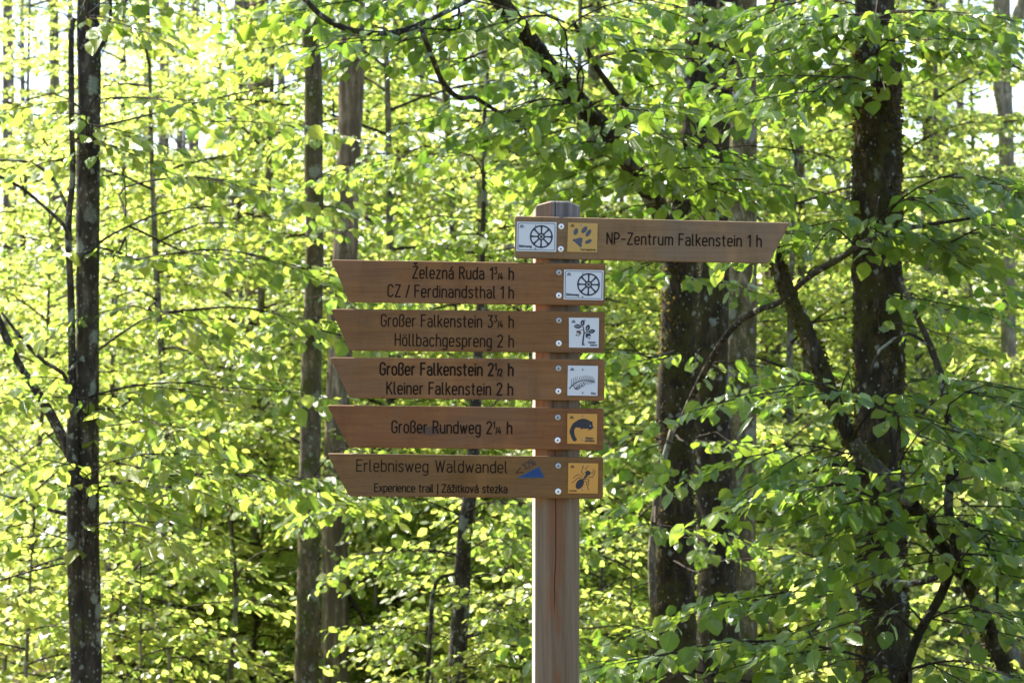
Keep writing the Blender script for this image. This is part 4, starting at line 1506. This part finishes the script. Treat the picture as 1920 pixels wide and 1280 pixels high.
limb(tH, [(1748, 655, 7), (1705, 625, 6), (1650, 655, 5), (1632, 700, 4)], 10.0, M['bark_dark'])
limb(tH, [(1780, 900, 8), (1820, 870, 7), (1870, 862, 6), (1930, 850, 5)], 10.0, M['bark_dark'])
limb(tH, [(1770, 970, 10), (1830, 990, 12), (1850, 1010, 12), (1868, 1060, 9), (1870, 1130, 6)], 10.0, M['bark_dark'])
F = Foliage()
k_ = dict(leaf=.084, w=.3)
row(F, 1440, 770, 1600, 740, 10, 3, anchor=(1575, 780, 10.2), sgn=-1, **k_)
row(F, 1640, 770, 1780, 720, 9.9, 4, anchor=(1600, 830, 10.2), **k_)
row(F, 1700, 850, 1790, 830, 9.8, 4, anchor=(1680, 920, 10.2), **k_)
row(F, 1400, 870, 1580, 860, 10, 4, anchor=(1604, 838, 10.2), sgn=-1, **k_)
row(F, 1700, 900, 1900, 870, 9.8, 5, anchor=(1780, 900, 10), **k_)
row(F, 1780, 760, 1910, 740, 9.9, 3, anchor=(1778, 790, 10), **k_)
row(F, 1470, 960, 1640, 950, 9.8, 4, anchor=(1680, 920, 10.2), sgn=-1, **k_)
row(F, 1660, 1050, 1800, 1040, 9.9, 5, anchor=(1745, 1086, 10.5), **k_)
row(F, 1640, 990, 1840, 970, 9.7, 6, anchor=(1745, 990, 10.2), **k_)
row(F, 1790, 1060, 1920, 1040, 9.6, 4, anchor=(1800, 1075, 10.1), **k_)
row(F, 1370, 1150, 1620, 1120, 9.8, 4, anchor=(1720, 1190, 10), sgn=-1, **k_)
row(F, 1280, 1230, 1620, 1240, 9.6, 7, anchor=(1700, 1250, 10), sgn=-1, **k_)
row(F, 1640, 1180, 1900, 1170, 9.5, 4, anchor=(1730, 1180, 10), **k_)
row(F, 1620, 1260, 1900, 1270, 9.4, 4, anchor=(1700, 1260, 10), **k_)
row(F, 1120, 1265, 1300, 1270, 9.8, 3, anchor=(1500, 1290, 10), sgn=-1, **k_)
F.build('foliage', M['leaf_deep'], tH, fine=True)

# I : pale beech in the upper right
tI = tree('beech_tree', 'smooth pale grey forked beech in the upper right corner', 26.0,
          [(1878, -15, 32), (1882, 120, 30), (1886, 280, 29), (1888, 450, 29), (1892, 700, 30), (1895, 1000, 32), (1897, 1290, 36)], M['bark_pale'], top=10, sides=16)
limb(tI, [(1932, -30, 24), (1905, 40, 22), (1880, 110, 22), (1872, 165, 20), (1884, 230, 18)], 25.6, M['bark_pale'], 26, name='limb', sides=14)

# K : thin saplings and a broken stub
tK = tree('beech_sapling', 'thin pale brown sapling stem rising left of the slim brown trunk', 16.5,
          [(415, 890, 3), (425, 950, 4), (434, 1000, 6), (440, 1050, 8), (443, 1120, 10), (437, 1200, 10), (430, 1290, 11)], M['bark_brown'], top=0, sides=10)
limb(tK, [(442, 1085, 7), (455, 1063, 6), (480, 1040, 3), (505, 1030, 2)], 16.5, M['bark_brown'])
F = Foliage()
row(F, 400, 900, 520, 1010, 16.3, 5, anchor=(436, 1010, 16.5), leaf=.068, w=.26)
row(F, 350, 1030, 430, 1050, 16.4, 3, anchor=(440, 1080, 16.5), leaf=.068, w=.26, sgn=-1)
F.build('foliage', M['leaf_near'], tK, fine=True)
tS = tree('tree_stub', 'dark broken trunk stub with peeling bark right of the leftmost beech', 18.0,
          [(214, 1054, 26), (215, 1090, 24), (216, 1160, 25), (218, 1230, 26), (219, 1290, 28)], M['bark_dark'], top=0, sides=14)
limb(tS, [(196, 1048, 4), (203, 1090, 8), (210, 1160, 9), (214, 1230, 10), (216, 1300, 10)], 17.8, M['bark_rough'], name='peeling_strip')
limb(tS, [(228, 1090, 5), (245, 1075, 7), (262, 1055, 5)], 18, M['bark_dark'])

# ------------------------------------------------------------------ young beeches of the background
def young_beech_variant(seed, h, zlo, spread, nb):
    global RNG
    RNG = np.random.default_rng(seed)
    g = RNG
    F = Foliage()
    lean = g.normal(0, .03, 2)
    zs = np.linspace(-.3, h, 9)
    tp = np.stack([lean[0] * zs + .05 * np.sin(zs * 1.1 + seed), lean[1] * zs + .05 * np.cos(zs * .9 + seed), zs], 1)
    r0 = .010 + .0048 * h
    tr = r0 * np.clip(1 - (zs / h) * .93, .07, 1.1)
    V, q, t = tube(tp, tr, .3, 9, .04, 0, seed)
    trunk = mesh_np('trunk', V, [(q, 0, True), (t, 0, True)], [M['bark_mid']])
    az = g.uniform(0, 6)
    for i in range(nb):
        f = (i + g.random() * .8) / nb
        z = zlo + (h - zlo) * f
        az += 2.4 + g.normal(0, .3)
        Lb = spread * (1.05 - .72 * f ** 1.4) * g.uniform(.65, 1.15)
        p = np.array([np.interp(z, zs, tp[:, 0]), np.interp(z, zs, tp[:, 1]), z])
        up = .12 + .5 * f + g.normal(0, .1)
        d = np.array([math.cos(az), math.sin(az), up])
        ts = np.linspace(0, 1, 6)[:, None]
        B = p + d * Lb * ts + np.array([0, 0, -1]) * (.28 * Lb * ts ** 2)
        F.twig(B, np.linspace(.011, .004, 6) * (.6 + .1 * h))
        lat = np.array([-math.sin(az), math.cos(az), 0])
        F.spray(B[2], B[2] + (B[5] - B[2]) * 1.35, .36, .074, .12, droop=(0, .75), step=.054)
        ns = max(2, int(Lb / .3))
        for k2 in range(ns):
            tt = .3 + .62 * (k2 + g.random() * .6) / ns
            s = 1 if k2 % 2 == 0 else -1
            bp = p + d * Lb * tt + np.array([0, 0, -1]) * (.28 * Lb * tt ** 2)
            dd = norm(d * .7 + lat * s * .8)
            F.spray(bp, bp + dd * Lb * (.62 - .3 * tt) * g.uniform(.8, 1.2), .33, .074, .15, droop=(0, .75), step=.054)
    return trunk, F.mesh('crown', M['leaf_far'])


VAR = [young_beech_variant(100 + i, h, zl, sp, nb) for i, (h, zl, sp, nb) in enumerate(
    [(9.5, .4, 2.3, 44), (11.5, .6, 2.7, 46), (7.5, .3, 2.0, 40), (10.5, .7, 2.5, 42), (5.0, .2, 1.8, 34), (8.5, .4, 2.4, 40), (1.7, .15, .95, 18)])]
PROTO = []


def young_beech(v, x, y, rz, s, label, group):
    tr, cr = VAR[v]
    t = thing('young_beech_tree', label, 'tree', (x, y, ground_z(x, y) - .05), group)
    t.rotation_euler = (0, 0, rz)
    t.scale = (s, s, s)
    link_obj('trunk', tr, t)
    link_obj('crown', cr, t)
    return t


GRP_MID = 'young beeches in the middle distance'
GRP_FAR = 'young beeches far back in the wood'
LB_MID = 'slender young beech with bright yellow-green sunlit leaves behind the signpost'
LB_FAR = 'small hazy-looking young beech far back between the trunks, bright leaves'
R = random.Random(21)
mids = [(330, 20.5), (470, 22.5), (760, 21.0), (860, 24), (1010, 20), (1130, 22.5), (1470, 20.5), (1560, 24), (1760, 21), (1800, 23.5), (60, 21.5), (210, 24.5), (620, 25.5), (1300, 24.5)]
for i, (px, D) in enumerate(mids):
    young_beech([2, 0, 5, 3, 4, 0, 5, 1, 2, 0, 4, 2, 5, 3][i], (px - 960) / FPX * D, D, R.uniform(0, 6.28), R.uniform(.9, 1.1), LB_MID, GRP_MID)
for px, D in ((25, 36), (255, 37), (330, 43), (480, 27), (140, 45)):
    young_beech(1 if D > 30 else 0, (px - 960) / FPX * D, D, R.uniform(0, 6.28), 1.05, LB_FAR, GRP_FAR)
D = 27.5
while D < 80:
    half = .215 * D + 2.0
    step = 2.2 + D * .02
    x = -half + R.uniform(0, step)
    while x < half:
        left = x < -.10 * D
        if not (left and R.random() < .2):
            young_beech(R.choice([0, 1, 3, 5, 2] if not left else [2, 4, 5, 0]), x + R.uniform(-.5, .5), D + R.uniform(-1.2, 1.2), R.uniform(0, 6.28),
                        R.uniform(.9, 1.2) * (1 if not left else .92), LB_FAR, GRP_FAR)
        x += step * R.uniform(.8, 1.2)
    D += 2.8 + D * .05

for px, D, s in [(250, 15.5, .9), (330, 17, 1.1), (380, 20, 1.3), (480, 21, 1.5), (590, 20.5, 1.3), (690, 20, 1.4), (770, 20.5, 1.3), (930, 17, 1.0), (985, 14.5, .7), (1060, 16, 1.0), (1120, 17.5, 1.2), (1190, 15.5, .9), (60, 15, 1), (150, 17, 1.2), (1460, 17, 1.2), (1540, 15, 1.1), (1800, 15, 1.1), (20, 18, 1.2), (880, 21, 1.5), (220, 20, 1.5), (1500, 19, 1.4), (1700, 18, 1.4), (800, 16.5, .7), (660, 23, 1.6)]:
    young_beech(6, (px - 960) / FPX * D, D, R.uniform(0, 6.28), s, 'knee-high beech sapling with pale green leaves growing from the wood floor', 'beech saplings on the wood floor')

# ------------------------------------------------------------------ tall beeches whose crowns spread above the frame
RNG = np.random.default_rng(77)
CR = Foliage()
canopy(CR, (0, 0, 0), (3.2, 3.2, 2.4), 46, leaf=.085, L=(.9, 1.5))
CROWN = CR.mesh('crown', M['leaf_far'])
for t_, x, y, z, sc in ((tC, -1.0, 19.8, 11.0, .8), (tE, -.5, 25, 10.5, 1.0), (tI, 5.3, 26, 11.0, 1.0)):
    o = link_obj('crown', CROWN, t_)
    o.location = Vector((x, y, z)) - t_.location
    o.scale = (sc, sc, sc)
for i, (px, D, w, mt) in enumerate(((484, 30, 40, 'bark_rough'), (745, 33, 26, 'bark_mid'), (1112, 31, 26, 'bark_mid'), (1448, 32, 36, 'bark_rough'), (1742, 29, 24, 'bark_mid'))):
    t_ = tree('beech_tree', 'tall grey-brown beech trunk standing in the green behind the signpost, crown above the picture', D,
              [(px + 4, -20, w * .9), (px, 300, w), (px - 3, 700, w * 1.05), (px, 1000, w * 1.15)], M[mt], group='tall beeches behind the signpost', top=10, sides=14, ds=.12)
    o = link_obj('crown', CROWN, t_)
    o.location = Vector(((px - 960) / FPX * D, D, 10.2)) - t_.location
    o.rotation_euler = (0, 0, i * 1.1)

# ------------------------------------------------------------------ far grey spruce trunks
def spruce_variant(seed, h, r0):
    g = np.random.default_rng(seed)
    zs = np.linspace(-.4, h, 7)
    P = np.stack([.06 * np.sin(zs * .3 + seed), .06 * np.cos(zs * .3), zs], 1)
    V, q, t = tube(P, r0 * np.clip(1 - zs / h * .8, .1, 1.1), .5, 12, .04, .004, seed)
    trunk = mesh_np('trunk', V, [(q, 0, True), (t, 0, True)], [M['bark_far']])
    parts, off, Vs, Q, T = [], 0, [], [], []
    for i in range(70):
        z = g.uniform(2.0, h * .95)
        a = g.uniform(0, 6.28)
        L = g.uniform(.5, 1.6)
        p = np.array([0, 0, z])
        d = np.array([math.cos(a), math.sin(a), g.uniform(-.35, .1)])
        pts = [p, p + d * L * .5, p + d * L + np.array([0, 0, -.12 * L])]
        V, q, t = tube(np.array(pts), [.018, .012, .005], .25, 4, 0)
        Vs.append(V); Q.append(q + off); T.append(t + off); off += len(V)
        for s in (-1, 1):
            b0 = p + d * L * g.uniform(.3, .8)
            V, q, t = tube(np.array([b0, b0 + np.array([d[0] * .3 - s * d[1] * .5, d[1] * .3 + s * d[0] * .5, -.25]) * L * .5]), [.009, .004], .3, 4, 0)
            Vs.append(V); Q.append(q + off); T.append(t + off); off += len(V)
    br = mesh_np('bare_crown', np.vstack(Vs), [(np.vstack(Q), 0, True), (np.vstack(T), 0, True)], [M['bark_far']])
    return trunk, br


SPR = [spruce_variant(s, 20, .2) for s in (1, 2, 3)]
spruces = [(12, 44, .4), (40, 52, .5), (100, 38, .62), (160, 52, .8), (232, 48, .6), (275, 55, .9), (308, 42, .75), (370, 50, .9), (452, 37, 1.25), (478, 47, 1.3), (530, 56, .9),
           (700, 50, 1.0), (790, 58, 1.0), (950, 54, 1.0), (1110, 60, 1.0), (1458, 40, 1.1), (1560, 56, 1.0), (1770, 44, .8), (1805, 52, .8), (1500, 50, .8), (20, 58, .9), (130, 62, .9), (340, 64, .9), (410, 60, .8)]
for i, (px, D, s) in enumerate(spruces):
    x = (px - 960) / FPX * D
    t = thing('spruce_tree', 'bare grey spruce trunk with dead twigs standing far back in the wood', 'tree', (x, D, ground_z(x, D) - .05), 'bare spruces far back in the wood')
    t.rotation_euler = (0, 0, i * 1.7)
    t.scale = (s, s, 1)
    link_obj('trunk', SPR[i % 3][0], t)
    link_obj('bare_crown', SPR[i % 3][1], t)
